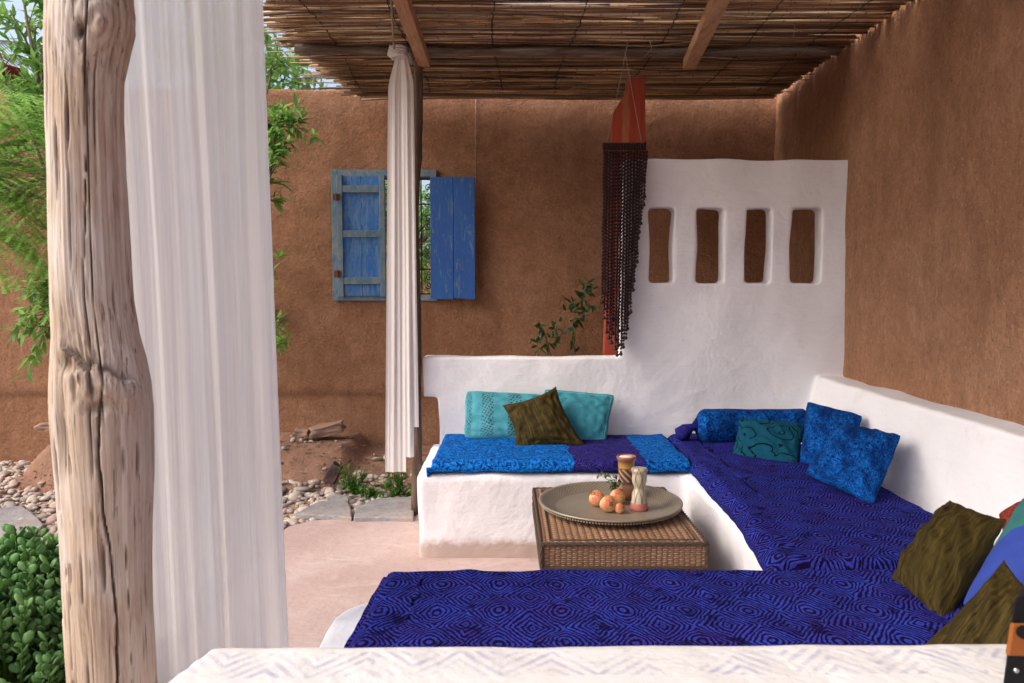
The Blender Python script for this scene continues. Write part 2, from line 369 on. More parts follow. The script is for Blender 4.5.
def velvet(name, c):
    g = G(name); n = g.noise(g.co((38, 2, 1), 'UV', rot=(0, 0, .35)), 1.4, 5, .75, .5); n2 = g.noise(g.co(1, 'UV'), 7, 3)
    col = g.mix(g.ramp(n, [(.38, 0.), (.68, 1.)]), tuple(x * .45 for x in c), tuple(x * 1.9 for x in c))
    g.P(Base_Color=col, Roughness=.7, Specular_IOR_Level=.1, Sheen_Weight=.0, Normal=g.bump(n, .4, .006, g.bump(n2, .6, .03)))
    g.b.inputs['Sheen Tint'].default_value = (.6, .5, .2, 1); return g.m
M['olive'] = velvet('olive_velvet', (.04, .028, .007))
g = G('turquoise_openwork'); v = g.co(1, 'UV'); s = g.n('SeparateXYZ', {0: v}); x, y = s.outputs[0], s.outputs[1]
col_ = g.math('GREATER_THAN', g.math('FRACT', g.math('ADD', g.math('MULTIPLY', x, 4.6), .12)), .52)
inr = g.math('MULTIPLY', g.math('LESS_THAN', g.math('ABSOLUTE', g.math('SUBTRACT', y, .5)), .36), g.math('LESS_THAN', g.math('ABSOLUTE', g.math('SUBTRACT', x, .5)), .45))
hole = g.ramp(g.n('TexVoronoi', {'Vector': g.co((38, 26, 1), 'UV', rot=(0, 0, .5)), 'Scale': 1, 'Randomness': .25}).outputs[0], [(.30, 1.), (.40, 0.)])
f = g.math('MULTIPLY', g.math('MULTIPLY', col_, inr), hole)
fine = g.noise(v, 60, 3)
g.P(Base_Color=g.mix(f, g.mix(fine, (.03, .21, .27), (.06, .31, .37)), (.03, .06, .09)), Roughness=.85, Normal=g.bump(g.math('SUBTRACT', fine, g.math('MULTIPLY', f, 2)), .5, .004)); M['openwork'] = g.m
g = G('aqua_textured_cloth'); v = g.co(1, 'UV'); n = g.noise(v, 26, 4, .7, 1)
s = g.n('SeparateXYZ', {0: v}); mx = g.math('MAXIMUM', g.math('ABSOLUTE', g.math('SUBTRACT', s.outputs[0], .5)), g.math('ABSOLUTE', g.math('SUBTRACT', s.outputs[1], .5)))
bd = g.ramp(g.math('ABSOLUTE', g.math('SUBTRACT', mx, .36)), [(.006, 1.), (.012, 0.)])
dots = g.ramp(g.vor(v, 24), [(.2, .6), (.3, 0.)])
col = g.mix(n, (.015, .16, .22), (.045, .29, .35)); col = g.mix(dots, col, (.015, .15, .22)); col = g.mix(bd, col, (.12, .45, .50))
g.P(Base_Color=col, Roughness=.8, Normal=g.bump(n, .6, .006)); M['aqua'] = g.m
g = G('dark_teal_cloth_with_vines'); v = g.co(1, 'UV')
vv = g.mix(.12, v, g.n('TexNoise', {'Vector': v, 'Scale': 5, 'Detail': 1}).outputs[1])
d = g.vor(vv, 4.2); rg = g.math('ABSOLUTE', g.math('SUBTRACT', g.math('FRACT', g.math('MULTIPLY', d, 3.1)), .5))
br = g.ramp(g.noise(v, 4, 2), [(.36, 0.), (.42, 1.)])
f = g.math('MULTIPLY', g.ramp(rg, [(.05, 1.), (.10, 0.)]), br)
lf = g.ramp(g.vor(g.co((1, 1.6, 1), 'UV', loc=(.3, .1, 0)), 9), [(.13, 1.), (.18, 0.)])
f = g.math('MAXIMUM', f, g.math('MULTIPLY', lf, g.math('SUBTRACT', 1, br)))
g.P(Base_Color=g.mix(f, g.mix(g.noise(v, 90, 2), (.004, .045, .08), (.008, .07, .11)), (.002, .004, .008)), Specular_IOR_Level=.05, Roughness=.95, Normal=g.bump(g.noise(v, 9, 3), .5, .02)); M['vines'] = g.m
g = G('blue_green_applique'); v = g.co(1, 'UV'); s = g.n('SeparateXYZ', {0: v})
dx = g.math('SUBTRACT', s.outputs[0], .45); dy = g.math('SUBTRACT', s.outputs[1], .12)
d = g.math('SQRT', g.math('ADD', g.math('MULTIPLY', dx, dx), g.math('MULTIPLY', dy, dy)))
col = g.mix(g.math('GREATER_THAN', d, .50), (.012, .03, .25), (.015, .12, .10))
col = g.mix(g.math('MULTIPLY', g.noise(v, 60, 3), .3), col, (.03, .09, .22))
g.P(Base_Color=col, Roughness=.85, Normal=g.bump(g.noise(v, 60, 3), .4, .003)); M['applique'] = g.m
M['redcloth'] = mottle('brick_red_cloth', (.13, .02, .012), (.24, .045, .03), (.3, .07, .05), 40)
M['awning'] = plain('red_canvas', (.28, .02, .02), .8)
g = G('bronze_tray'); v = g.co()
s = g.n('SeparateXYZ', {0: v}); rr = g.math('SQRT', g.math('ADD', g.math('MULTIPLY', s.outputs[0], s.outputs[0]), g.math('MULTIPLY', s.outputs[1], s.outputs[1])))
ring = g.math('MULTIPLY', g.math('GREATER_THAN', rr, .27), g.math('LESS_THAN', rr, .335))
an = g.math('ARCTAN2', s.outputs[1], s.outputs[0])
eng = g.math('MULTIPLY', g.math('SINE', g.math('MULTIPLY', an, 90)), g.math('SINE', g.math('MULTIPLY', rr, 420)))
col = g.mix(g.noise(v, 9, 5, .6), (.22, .18, .135), (.34, .29, .22))
col = g.mix(g.math('MULTIPLY', g.math('MULTIPLY', ring, g.math('GREATER_THAN', eng, .1)), .5), col, (.07, .055, .04))
g.P(Base_Color=col, Metallic=.35, Roughness=.45, Normal=g.bump(g.noise(v, 30, 4), .2, .003, g.bump(g.math('MULTIPLY', ring, eng), .3, .002))); M['tray'] = g.m
g = G('pomegranate'); ri = g.n('ObjectInfo').outputs['Random']; v = g.co()
n = g.noise(v, 22, 4, .6)
pores = g.noise(v, 130, 2, .6)
col = g.ramp(n, [(.32, (.42, .07, .03)), (.47, (.58, .26, .11)), (.62, (.70, .46, .23))])
col = g.mix(g.math('MULTIPLY', ri, .25), col, (.52, .13, .06)); col = g.mix(g.ramp(pores, [(.60, 0.), (.68, .6)]), col, (.30, .09, .05))
col = g.mix(g.ramp(g.noise(v, 45, 4, .7), [(.58, 0.), (.66, .6)]), col, (.34, .19, .10))
g.P(Base_Color=col, Roughness=.38, Normal=g.bump(g.noise(v, 90, 2), .15, .001)); M['fruit'] = g.m
def weave(name, c1, c2):
    g = G(name); v = g.co(1, 'UV'); s = g.n('SeparateXYZ', {0: g.mix(.006, v, g.n('TexNoise', {'Vector': v, 'Scale': 20}).outputs[1])})
    u = g.math('MULTIPLY', s.outputs[0], 1 / .024); w_ = g.math('MULTIPLY', s.outputs[1], 1 / .0085)
    cell = g.math('ADD', g.math('FLOOR', u), g.math('FLOOR', g.math('MULTIPLY', w_, 1)))
    par = g.math('MODULO', cell, 2)
    fu = g.math('SINE', g.math('MULTIPLY', g.math('FRACT', u), math.pi)); fv = g.math('SINE', g.math('MULTIPLY', g.math('FRACT', w_), math.pi))
    h = g.math('ADD', g.math('MULTIPLY', g.math('MULTIPLY', fu, fv), g.math('ADD', par, .45)), g.math('MULTIPLY', g.noise(v, 60), .3))
    col = g.ramp(h, [(.12, tuple(x * .22 for x in c1)), (.45, c1), (1.1, c2)])
    col = g.mix(g.ramp(g.noise(v, 7, 4), [(.4, .5), (.65, 0.)]), col, tuple(x * .6 for x in c1))
    g.P(Base_Color=col, Roughness=.6, Normal=g.bump(h, .8, .006)); return g.m
M['wicker'] = weave('wicker', (.36, .185, .10), (.62, .38, .24))
M['wickerdark'] = weave('dark_wicker_edge', (.20, .12, .08), (.38, .26, .19))
g = G('pink_concrete'); v = g.co(); n1 = g.noise(v, .9, 6, .65, .5); n2 = g.noise(v, 30, 4, .6)
col = g.ramp(n1, [(.3, (.38, .265, .245)), (.5, (.45, .325, .30)), (.7, (.50, .385, .355))])
col = g.mix(g.ramp(g.noise(v, 5, 6, .7), [(.55, 0.), (.75, .6)]), col, (.36, .25, .22))
col = g.mix(g.ramp(n2, [(.55, 0.), (.7, .4)]), col, (.30, .20, .18))
col = g.mix(g.ramp(g.noise(v, 75, 3, .7), [(.62, 0.), (.68, .6)]), col, (.20, .13, .11))
tr_ = g.noise(g.co((1, 1.5, 1), rot=(0, 0, .5)), 3.2, 6, .7, .8); col = g.mix(g.ramp(tr_, [(.5, 0.), (.7, .5)]), col, (.60, .50, .48))
g.P(Base_Color=col, Roughness=.8, Normal=g.bump(n2, .5, .005, g.bump(tr_, .5, .015, g.bump(n1, .4, .03)))); M['concrete'] = g.m
g = G('sandy_earth'); v = g.co(); n1 = g.noise(v, 1.3, 6, .65); n2 = g.noise(v, 28, 5, .7)
g.P(Base_Color=g.ramp(n1, [(.3, (.30, .19, .13)), (.7, (.42, .29, .21))]), Roughness=.95, Normal=g.bump(n2, .7, .02)); M['earth'] = g.m
g = G('bank_earth'); v = g.co(); n1 = g.noise(v, 4, 6, .65); n2 = g.noise(v, 35, 5, .75)
col = g.mix(g.ramp(n2, [(.55, 0.), (.68, .5)]), g.ramp(n1, [(.3, (.24, .12, .075)), (.7, (.34, .19, .125))]), (.12, .065, .04))
g.P(Base_Color=col, Roughness=.95, Normal=g.bump(n2, .9, .02)); M['bank'] = g.m
g = G('pebbles'); ri = g.n('NewGeometry').outputs['Random Per Island']; v = g.co()
col = g.ramp(ri, [(0., (.36, .24, .18)), (.22, (.46, .36, .30)), (.45, (.32, .29, .27)), (.65, (.50, .40, .34)), (.85, (.58, .50, .44)), (1., (.42, .28, .23))])
g.P(Base_Color=g.mix(g.ramp(g.noise(v, 25, 4), [(.4, .4), (.6, 0.)]), col, (.22, .16, .13)), Roughness=.85, Normal=g.bump(g.noise(v, 60, 3), .4, .004)); M['pebble'] = g.m
def leaf_mat(name, c1, c2, tl=.35, rough=.45):
    g = G(name); ri = g.n('NewGeometry').outputs['Random Per Island']
    col = g.mix(ri, c1, c2)
    g.P(Base_Color=col, Roughness=rough, Specular_IOR_Level=.4)
    t = g.n('BsdfTranslucent', {0: g.mix(ri, tuple(x * 1.3 for x in c1), tuple(x * 1.4 for x in c2))})
    m = g.n('MixShader', {0: tl, 1: g.b.outputs[0], 2: t.outputs[0]}); g.t.links.new(m.outputs[0], g.out.inputs[0]); return g.m
M['leaf'] = leaf_mat('lance_leaves', (.10, .22, .045), (.28, .46, .12), .5)
M['fern'] = leaf_mat('feathery_leaves', (.17, .33, .07), (.34, .55, .14), .55)
M['succ'] = leaf_mat('succulent_leaves', (.09, .21, .06), (.24, .44, .15), .35, .6)
M['weed'] = leaf_mat('weed_leaves', (.05, .13, .015), (.11, .24, .03), .35)
M['darkleaf'] = leaf_mat('dark_green_leaves', (.03, .07, .02), (.06, .12, .03), .25)  # deep green leaf colour shared by the sprig and the wall climber
M['palm'] = leaf_mat('palm_leaflets', (.14, .19, .12), (.24, .29, .20), .2)
M['bark'] = wood_mat('bark', (.12, .08, .055), (.22, .15, .11), (.31, .23, .17))

# ================================================================== SETTING
mb = MB(); n = 60
P = []
for i in range(n + 1):
    row = []
    for j in range(n + 1):
        x = -120 + 240 * i / n; y = -60 + 260 * j / n; row.append((x, y, -.02))
    P.append(row)
mb.grid(P); tag(mb.build('ground', M['earth']), kind='structure')
# pink concrete terrace with an uneven rounded corner on the garden side
out = [(-1.22, -2.2), (2.45, -2.2), (2.45, 5.02), (-.2, 5.04), (-.62, 5.06), (-1.0, 5.03), (-1.28, 5.0), (-1.40, 4.86), (-1.44, 4.6), (-1.40, 3.6), (-1.32, 2.0), (-1.26, .5)]
me = bpy.data.meshes.new('terrace'); bm = bmesh.new()
f = bm.faces.new([bm.verts.new((x, y, 0)) for x, y in out])
r = bmesh.ops.extrude_face_region(bm, geom=[f]); bmesh.ops.translate(bm, verts=[q for q in r['geom'] if isinstance(q, bmesh.types.BMVert)], vec=(0, 0, -.12))
bmesh.ops.recalc_face_normals(bm, faces=bm.faces); bm.to_mesh(me); bm.free(); me.materials.append(M['concrete'])
o = link('terrace', me); tag(o, kind='structure'); bevel(o, .012)

# earth bank against the back wall
def bank_h(x, y):
    base = -.03
    top = .24 if x < -1.30 else .24 - min(1, (x + 1.30) / .12) * .12
    if x < -3.0: top = -.04 + .36 * math.exp(-((x + 3.45) / .32) ** 4)
    y0 = 5.65 + .10 * noise.noise(Vector((x * 1.6, 3, 0)))
    if x < -3.0: y0 -= .1
    t = max(0, min(1, (y - y0) / .55)); t = t * t * (3 - 2 * t)
    h = base + (top - base) * t
    if x > -.55: h = base + (h - base) * max(0, 1 - (x + .55) / .2)
    return h + .030 * noise.fractal(Vector((x * 8, y * 8, 1)), 1, 2, 5) * (1 if t < .98 else .5)
mb = MB(); P = []
for i in range(230):
    x = -7 + i * 7.0 / 229
    P.append([(x, 5.35 + j * 1.5 / 59, bank_h(x, 5.35 + j * 1.5 / 59)) for j in range(60)])
mb.grid(P); tag(mb.build('earth_bank', M['bank']), kind='structure')

# gravel
ico = bmesh.new(); bmesh.ops.create_icosphere(ico, subdivisions=1, radius=1)
IV = np.array([v.co[:] for v in ico.verts]); IF = [[v.index for v in f.verts] for f in ico.faces]; ico.free()
ico = bmesh.new(); bmesh.ops.create_icosphere(ico, subdivisions=2, radius=1)
IV2 = np.array([v.co[:] for v in ico.verts]); IF2 = np.array([[v.index for v in f.verts] for f in ico.faces]); ico.free()
rs = np.random.RandomState(3)
V = []; Fc = []; cnt = 0
def on_terrace(x, y): return x > -1.46 and y < 5.03 and x > -1.44 + max(0, y - 4.8) * .8
k = 0
while k < 11500:
    x = rs.uniform(-6.5, -.45); y = rs.uniform(3.0, 6.72)
    if x < -1.5 and rs.rand() < .25: y = rs.uniform(1.5, 4.5)
    if on_terrace(x, y): continue
    if y > 5.68 and bank_h(x, y) > .05 and rs.rand() < .97: continue
    k += 1
    s = rs.uniform(.012, .034) * (1.7 if rs.rand() < .08 else 1)
    A = IV2 * (1 + rs.uniform(-.14, .14, (len(IV2), 1))) * np.array([s * rs.uniform(.8, 1.5), s * rs.uniform(.7, 1.1), s * rs.uniform(.35, .65)])
    th = rs.uniform(0, 6.28); c_, s_ = math.cos(th), math.sin(th)
    A = A @ np.array([[c_, s_, 0], [-s_, c_, 0], [0, 0, 1]])
    A = A @ np.array([[1, 0, 0], [0, math.cos(.3 * rs.randn()), .3 * rs.randn()], [0, 0, 1]])
    z = max(-.02, bank_h(x, y) if y > 5.4 else -.02) + s * .25 + rs.uniform(0, .012)
    V.append(A + np.array([x, y, z])); Fc.append(IF2 + cnt); cnt += len(IV2)
V = np.concatenate(V); Fc = np.concatenate(Fc)
me = bpy.data.meshes.new('gravel'); me.vertices.add(len(V)); me.vertices.foreach_set('co', V.ravel())
me.loops.add(Fc.size); me.loops.foreach_set('vertex_index', Fc.ravel().astype(np.int32))
me.polygons.add(len(Fc)); me.polygons.foreach_set('loop_start', np.arange(0, Fc.size, 3, dtype=np.int32)); me.polygons.foreach_set('use_smooth', np.ones(len(Fc), dtype=bool)); me.update()
me.materials.append(M['pebble']); tag(link('gravel', me), 'small pale pebbles covering the ground beside the terrace', 'gravel', kind='stuff')

lm = MB()
for q in range(700):
    x = rnd.uniform(-4.6, -.6); y = rnd.uniform(5.5, 6.72)
    if x < -1.1 and x > -3 and rnd.random() < .4: y = rnd.gauss(6.1, .12)
    z = bank_h(x, y) + .006; a_ = rnd.uniform(0, 6.28); L = rnd.uniform(.015, .06); d = Vector((math.cos(a_), math.sin(a_), rnd.uniform(-.2, .3))) * L
    lm.tube([(x, y, z), Vector((x, y, z)) + d * .5 + Vector((0, 0, .006)), Vector((x, y, z)) + d], [rnd.uniform(.002, .006), .004, .001], 4)
tag(lm.build('dry_litter', M['rubble']), 'dry twigs and crumbs scattered over the earth bank', 'litter', kind='stuff')
# flagstones
def slab(pts, z0, t, name, mat, label, cat, group=None):
    me = bpy.data.meshes.new(name); bm = bmesh.new(); q = []
    for i in range(len(pts)):
        a = Vector(pts[i]); b = Vector(pts[(i + 1) % len(pts)])
        for s in (0, .33, .66):
            p = a.lerp(b, s); q.append((p.x + rnd.uniform(-.012, .012), p.y + rnd.uniform(-.012, .012)))
    f = bm.faces.new([bm.verts.new((x, y, z0 + t)) for x, y in q])
    r = bmesh.ops.extrude_face_region(bm, geom=[f]); vs = [v for v in r['geom'] if isinstance(v, bmesh.types.BMVert)]
    bmesh.ops.translate(bm, verts=vs, vec=(0, 0, -t)); bmesh.ops.recalc_face_normals(bm, faces=bm.faces)
    bm.to_mesh(me); bm.free(); me.materials.append(mat)
    o = centre(link(name, me)); bevel(o, .008); return tag(o, label, cat, group)
def gp(px, py, z=.03):
    r = ray(px, py); p = Vector((0, 0, H)) + r * ((z - H) / r.z); return (p.x, p.y)
FG = 'flagstones set in the gravel'
slab([gp(294, 513), gp(350, 517), gp(349, 495), gp(336, 494)], -.01, .04, 'flagstone', M['stone'], 'grey flagstone beside the terrace edge just right of the long curtain', 'flagstone', FG)
slab([gp(353, 517), gp(412, 517), gp(416, 497), gp(378, 498), gp(354, 507)], -.01, .04, 'flagstone', M['stone'], 'grey flagstone at the foot of the thin dark pole', 'flagstone', FG)
slab([gp(-30, 548), gp(30, 540), gp(44, 525), gp(22, 506), gp(-30, 512)], -.01, .045, 'flagstone', M['stone'], 'pale flagstone in the gravel above the green shrub at the left edge', 'flagstone', FG)
slab([gp(30, 592), gp(74, 596), gp(70, 560), gp(46, 556), gp(34, 572)], -.01, .045, 'flagstone', M['stone'], 'pale flagstone tucked against the foot of the thick driftwood post', 'flagstone', FG)

# back wall (window opening left free)
W0 = 6.75
mb = MB(); WX0, WX1, WZ0, WZ1 = -1.47, -.60, 1.46, 2.50
def wallband(x0, x1, z0, z1): mb.box(x0, x1, W0, W0 + .38, z0, z1)
wallband(-8.5, WX0, .60, 3.24); wallband(WX1, 2.75, .60, 3.24); wallband(WX0 - .05, WX1 + .05, WZ1, 3.24); wallband(WX0 - .05, WX1 + .05, .60, WZ0)
mb.box(-8.5, 2.75, W0 + .028, W0 + .38, -.1, .70)
def wextra(p, nrm):
    return .012 * noise.noise(Vector((p.x * .8, p.z * .9, 5)))
o = plaster('adobe_wall', mb, .028, 3, .010, 2.2, M['adobe'], extra=wextra)
tag(centre(o), 'long brown adobe wall behind the seating, with the blue shuttered window', 'wall')
# right wall: thick near part, slightly set back beyond the white screen
mb = MB(); mb.box(2.27, 2.75, -2.5, 5.2, -.1, 3.42); mb.hexa([(2.27, 5.1, -.1), (2.75, 5.1, -.1), (2.75, 6.85, -.1), (2.35, 6.85, -.1), (2.27, 5.1, 3.41), (2.75, 5.1, 3.41), (2.75, 6.85, 3.41), (2.35, 6.85, 3.41)])
o = plaster('side_wall', mb, .035, 3, .014, 1.6, M['adobe_side'])
tag(centre(o), 'tall reddish adobe wall rising on the right above the white ledge', 'wall')

# ================================================================== WHITE SEATING
sofa = empty('built_in_bench', (1.0, 3.4, 0), 'white limewashed masonry bench running round three sides with slotted back wall', 'bench')
# backrest: low part, tall part with four slots, right hand ledge
mb = MB(); Y0, Y1 = 5.12, 5.27
LW = -.55
mb.box(LW, .80, Y0, Y1, .80, 1.07); mb.box(LW + .10, .80, Y0, Y1, -.05, .9)
hx0, hx1, hz = .775, 2.40, 2.375
slots = []
for (a, b) in ((649, 674), (697, 724), (746, 771), (792, 821)):
    p = at(a, 245, Y0); q = at(b, 245, Y0); slots.append((p.x, q.x))
sz1 = at(700, 208, Y0).z; sz0 = at(700, 283, Y0).z
mb.box(hx0, hx1, Y0, Y1, -.05, sz0); mb.box(hx0, hx1, Y0, Y1, sz1, hz)
xs = [hx0] + [v for s in slots for v in s] + [hx1]
for i in range(0, len(xs), 2): mb.box(xs[i], xs[i + 1], Y0, Y1, sz0 - .02, sz1 + .02)
def sill(x0, x1, y0, y1, z0, z1, xb):
    mb.hexa([(x0, y0, z0), (xb, y0, z0), (xb, y1, z0), (x0, y1, z0), (x0 + .22, y0, z1), (xb, y0, z1), (xb, y1, z1), (x0 + .22, y1, z1)])
sill(1.88, 0, 1.1, 5.2, -.05, .935, 2.40)
def jitter(p, nrm): return .010 * noise.noise(Vector((p.x * 3.1, p.y * 3.1, p.z * 3.1)))
plaster('backrest', mb, .0125, 5, .006, 3.0, M['white'], sofa, extra=jitter)
mb = MB(); mb.box(-.50, 1.25, 4.27, 5.2, -.05, .48); mb.box(1.02, 2.0, 1.3, 5.2, -.05, .485); ol = [(1.3, 1.4), (1.3, 2.60), (-.34, 2.60)] + [(-.34 - .235 * math.sin(q / 10 * math.pi / 2), 2.365 + .235 * math.cos(q / 10 * math.pi / 2)) for q in range(1, 11)] + [(-.58, 1.4)]
no = len(ol); mb.add([(x, y, -.05) for x, y in ol] + [(x, y, .475) for x, y in ol], [tuple(range(no)), tuple(range(2 * no - 1, no - 1, -1))] + [((i + 1) % no, i, i + no, (i + 1) % no + no) for i in range(no)])
plaster('seat_base', mb, .018, 6, .008, 2.4, M['white'], sofa, extra=jitter)
# foreground ledge
mb = MB(); mb.hexa([(-.60, 1.06, -.05), (2.1, 1.06, -.05), (2.1, 1.475, -.05), (-.55, 1.475, -.05), (-.68, 1.06, .842), (2.1, 1.06, .842), (2.1, 1.475, .842), (-.575, 1.475, .842)])
o = plaster('low_wall', mb, .012, 8, .006, 3.2, M['ledge'])
tag(centre(o), 'white low wall with pale painted zigzags on top, closest to the viewer', 'low wall')

# ================================================================== MATS AND CUSHIONS
def mat_pad(name, x0, x1, y0, y1, z, t, m, label, cat, drape=None, seed=0, nu=150, nv=110, skew=None):
    """soft quilt pad; drape = dict side->length hanging over the bench edge"""
    mb = MB(); P = []
    du = dict(l=0, r=0, f=0, b=0); du.update(drape or {})
    for i in range(nu + 1):
        row = []
        for j in range(nv + 1):
            u = -1 + 2 * i / nu; v = -1 + 2 * j / nv
            sx = du['l'] + (x1 - x0) + du['r']; sy = du['f'] + (y1 - y0) + du['b']
            a = (i / nu) * sx - du['l'] + x0; b = (j / nv) * sy - du['f'] + y0
            X, Y, zz = a, b, z + t
            e = min(i, nu - i) / nu * sx; e2 = min(j, nv - j) / nv * sy
            ed = min(e, e2); r = .045
            fall = 0
            if a < x0: fall = x0 - a; X = x0 - .012
            if a > x1: fall = max(fall, a - x1); X = x1 + .012
            if b < y0: fall = max(fall, y0 - b); Y = y0 - .012
            if b > y1: fall = max(fall, b - y1); Y = y1 + .012
            d_in = min(a - x0, x1 - a, b - y0, y1 - b)
            if fall == 0 and d_in < .05: zz -= (.05 - d_in) ** 2 / .05 * .55
            zz -= fall * .96 + (.0275 if fall > 0 else 0)
            nz = noise.fractal(Vector((a * 5 + seed, b * 5, seed)), 1, 2, 3)
            zz += .008 * nz + .003 * noise.noise(Vector((a * 14, b * 14, seed)))
            if fall == 0 and ed < .04 and sum(du.values()) < 9: zz = max(zz - (.04 - ed) * (t / .04) * .9, z + .004)
            wv = .014 * noise.noise(Vector((a * 4, b * 4, seed + 9)))
            if fall > 0 or d_in < .05:
                if a <= x0 + .05 or a >= x1 - .05: X += wv
                if b <= y0 + .05 or b >= y1 - .05: Y += wv
            if skew: X, Y = skew(X, Y)
            row.append((X, Y, zz))
        P.append(row)
    mb.grid(P, uvf=lambda i, j: ((i / nu) * (x1 - x0 + du['l'] + du['r']), (j / nv) * (y1 - y0 + du['f'] + du['b'])))
    o = mb.build(name, m)
    so_ = o.modifiers.new('thick', 'SOLIDIFY'); so_.thickness = .012; so_.offset = -1
    return tag(centre(o), label, cat)
mat_pad('bench_throw', -.44, 1.085, 4.275, 5.09, .475, .085, M['throw'], 'bright blue and purple quilted throw covering the back bench seat', 'throw', dict(f=.035), 3, 150, 80)
mat_pad('seat_mattress', 1.03, 1.90, 2.66, 5.10, .475, .085, M['purple'], 'dark purple printed mattress on the right side bench, running to the corner', 'mattress', dict(l=.05), 11, 90, 200,
        skew=lambda X, Y: (X + (.06 if X < 1.2 else 0) * max(0, Y - 3.2) / 1.9 - (.07 * max(0, 3.2 - Y) / .55 if X < 1.1 else 0), Y))
mat_pad('seat_mattress', -.45, 1.90, 1.56, 2.66, .475, .08, M['purple'], 'purple mattress printed with black rings, lying across the near bench', 'mattress', dict(l=.03, b=.03), 23, 230, 110,
        skew=lambda X, Y: (X + (.05 * (Y - 2.05) if X < -.3 else 0), Y))

def cushion(corners, t, m, label, seed=0, name='cushion', group=None, ear=.10, n=44, cat='cushion', crease=.014, rnd_=.05):
    """corners TL TR BR BL as seen, plump body, pointed ears, creases running in from the corners"""
    TL, TR, BR, BL = [Vector(c) for c in corners]
    nrm = (TR - TL).cross(BL - TL).normalized()      # faces away from / towards viewer, sign irrelevant
    mb = MB()
    for side in (1, -1):
        P = []
        for i in range(n + 1):
            row = []
            for j in range(n + 1):
                u = -1 + 2 * i / n; v = -1 + 2 * j / n
                u = math.sin(u * math.pi / 2); v = math.sin(v * math.pi / 2)
                pinx = 1 - ear * (1 - v * v) * 1.0; piny = 1 - ear * (1 - u * u) * 1.0
                uu = u * (pinx if abs(u) > .0 else 1); vv = v * piny
                uu = u * (1 - ear * (1 - v * v) * abs(u) ** 2); vv = v * (1 - ear * (1 - u * u) * abs(v) ** 2)
                cq = 1 - rnd_ * abs(u * v) ** 5 * (1.2 + noise.noise(Vector((u, v, seed)))); uu *= cq; vv *= cq
                uu += .018 * noise.noise(Vector((u * 2.4, v * 2.4, seed + 20))); vv += .018 * noise.noise(Vector((u * 2.4, v * 2.4, seed + 30)))
                s = (uu + 1) / 2; q = (vv + 1) / 2
                p = TL.lerp(TR, s).lerp(BL.lerp(BR, s), q)
                prof = max(0, (1 - u ** 2)) ** .55 * max(0, (1 - v ** 2)) ** .55
                th = t / 2 * prof * (1 + .18 * noise.noise(Vector((u * 1.3, v * 1.3, seed))))
                edge = max(0, min(1, (1 - max(abs(u), abs(v))) * 5))
                cr = noise.noise(Vector(((u - v) * 3.2 + seed, (u + v) * 1.1, seed))) + .6 * noise.noise(Vector((u * 6, v * 6, seed + 4)))
                th += crease * cr * edge * (1 - .3 * prof)
                wob = .006 * noise.noise(Vector((u * 4, v * 4, seed + 7)))
                row.append(p + nrm * (side * th + wob))
            P.append(row)
        mb.grid(P if side == 1 else P[::-1], uvf=(lambda i, j: (i / n, 1 - j / n)) if side == 1 else (lambda i, j: (1 - i / n, 1 - j / n)))
    # piping round the seam
    o = mb.build(name, m)
    bmm = bmesh.new(); bmm.from_mesh(o.data); bmesh.ops.remove_doubles(bmm, verts=bmm.verts, dist=.0004); bmesh.ops.recalc_face_normals(bmm, faces=bmm.faces); bmm.to_mesh(o.data); bmm.free()
    return tag(centre(o), label, cat, group)
cushion([at(465, 390, 5.06), at(546, 394, 5.06), at(546, 441, 4.90), at(463, 439, 4.90)], .11, M['openwork'], 'turquoise cushion with bands of open lattice, leftmost on the back bench', 1, ear=.03)
cushion([at(543, 388, 5.05), at(616, 394, 5.04), at(606, 447, 4.86), at(545, 443, 4.88)], .12, M['aqua'], 'aqua blue textured cushion just right of the small brown velvet one', 2, ear=.05, crease=.018)
cushion([at(502, 405, 4.86), at(556, 386, 4.90), at(588, 448, 4.70), at(515, 450, 4.70)], .13, M['olive'], 'brown olive velvet cushion with a peaked corner, in front of two turquoise ones', 3, ear=.15, crease=.024, rnd_=0)
cushion([at(739, 417, 4.66), at(807, 424, 4.48), at(798, 468, 4.20), at(731, 456, 4.44)], .12, M['vines'], 'dark teal cushion with black curling vines, leaning on the long bolster', 4, ear=.06)
cushion([at(806, 400, 4.62), at(864, 415, 4.28), at(852, 470, 3.98), at(798, 464, 4.24)], .15, M['bluecloth'], 'bright blue mottled cushion in the corner, farther of the blue pair', 5, ear=.08)
cushion([at(838, 424, 4.16), at(903, 434, 3.76), at(874, 507, 3.37), at(803, 474, 3.86)], .16, M['bluecloth'], 'bright blue mottled cushion on the right bench, nearer of the blue pair', 6, ear=.06)
cushion([at(950, 500, 2.80), at(1006, 520, 2.50), at(940, 632, 2.20), at(890, 578, 2.55)], .17, M['olive'], 'large olive velvet cushion tipped against the right ledge near the bench corner', 7, ear=.08, n=60, rnd_=0, crease=.02)
cushion([at(1022, 495, 2.45), at(1130, 520, 2.25), at(1080, 650, 2.0), at(958, 606, 2.22)], .15, M['applique'], 'blue and green round patterned cushion cut by the right edge of view', 8, ear=.03)
cushion([at(998, 512, 2.85), at(1060, 478, 2.70), at(1090, 560, 2.55), at(1010, 575, 2.72)], .12, M['redcloth'], 'brick red cushion peeping out behind the large olive velvet one', 9, ear=.06)
cushion([at(1004, 560, 2.12), at(1062, 610, 1.96), at(1015, 700, 1.82), at(912, 655, 2.04)], .15, M['olive'], 'smaller olive velvet cushion nearest the low white wall', 10, ear=.12, n=60, crease=.022, rnd_=0)
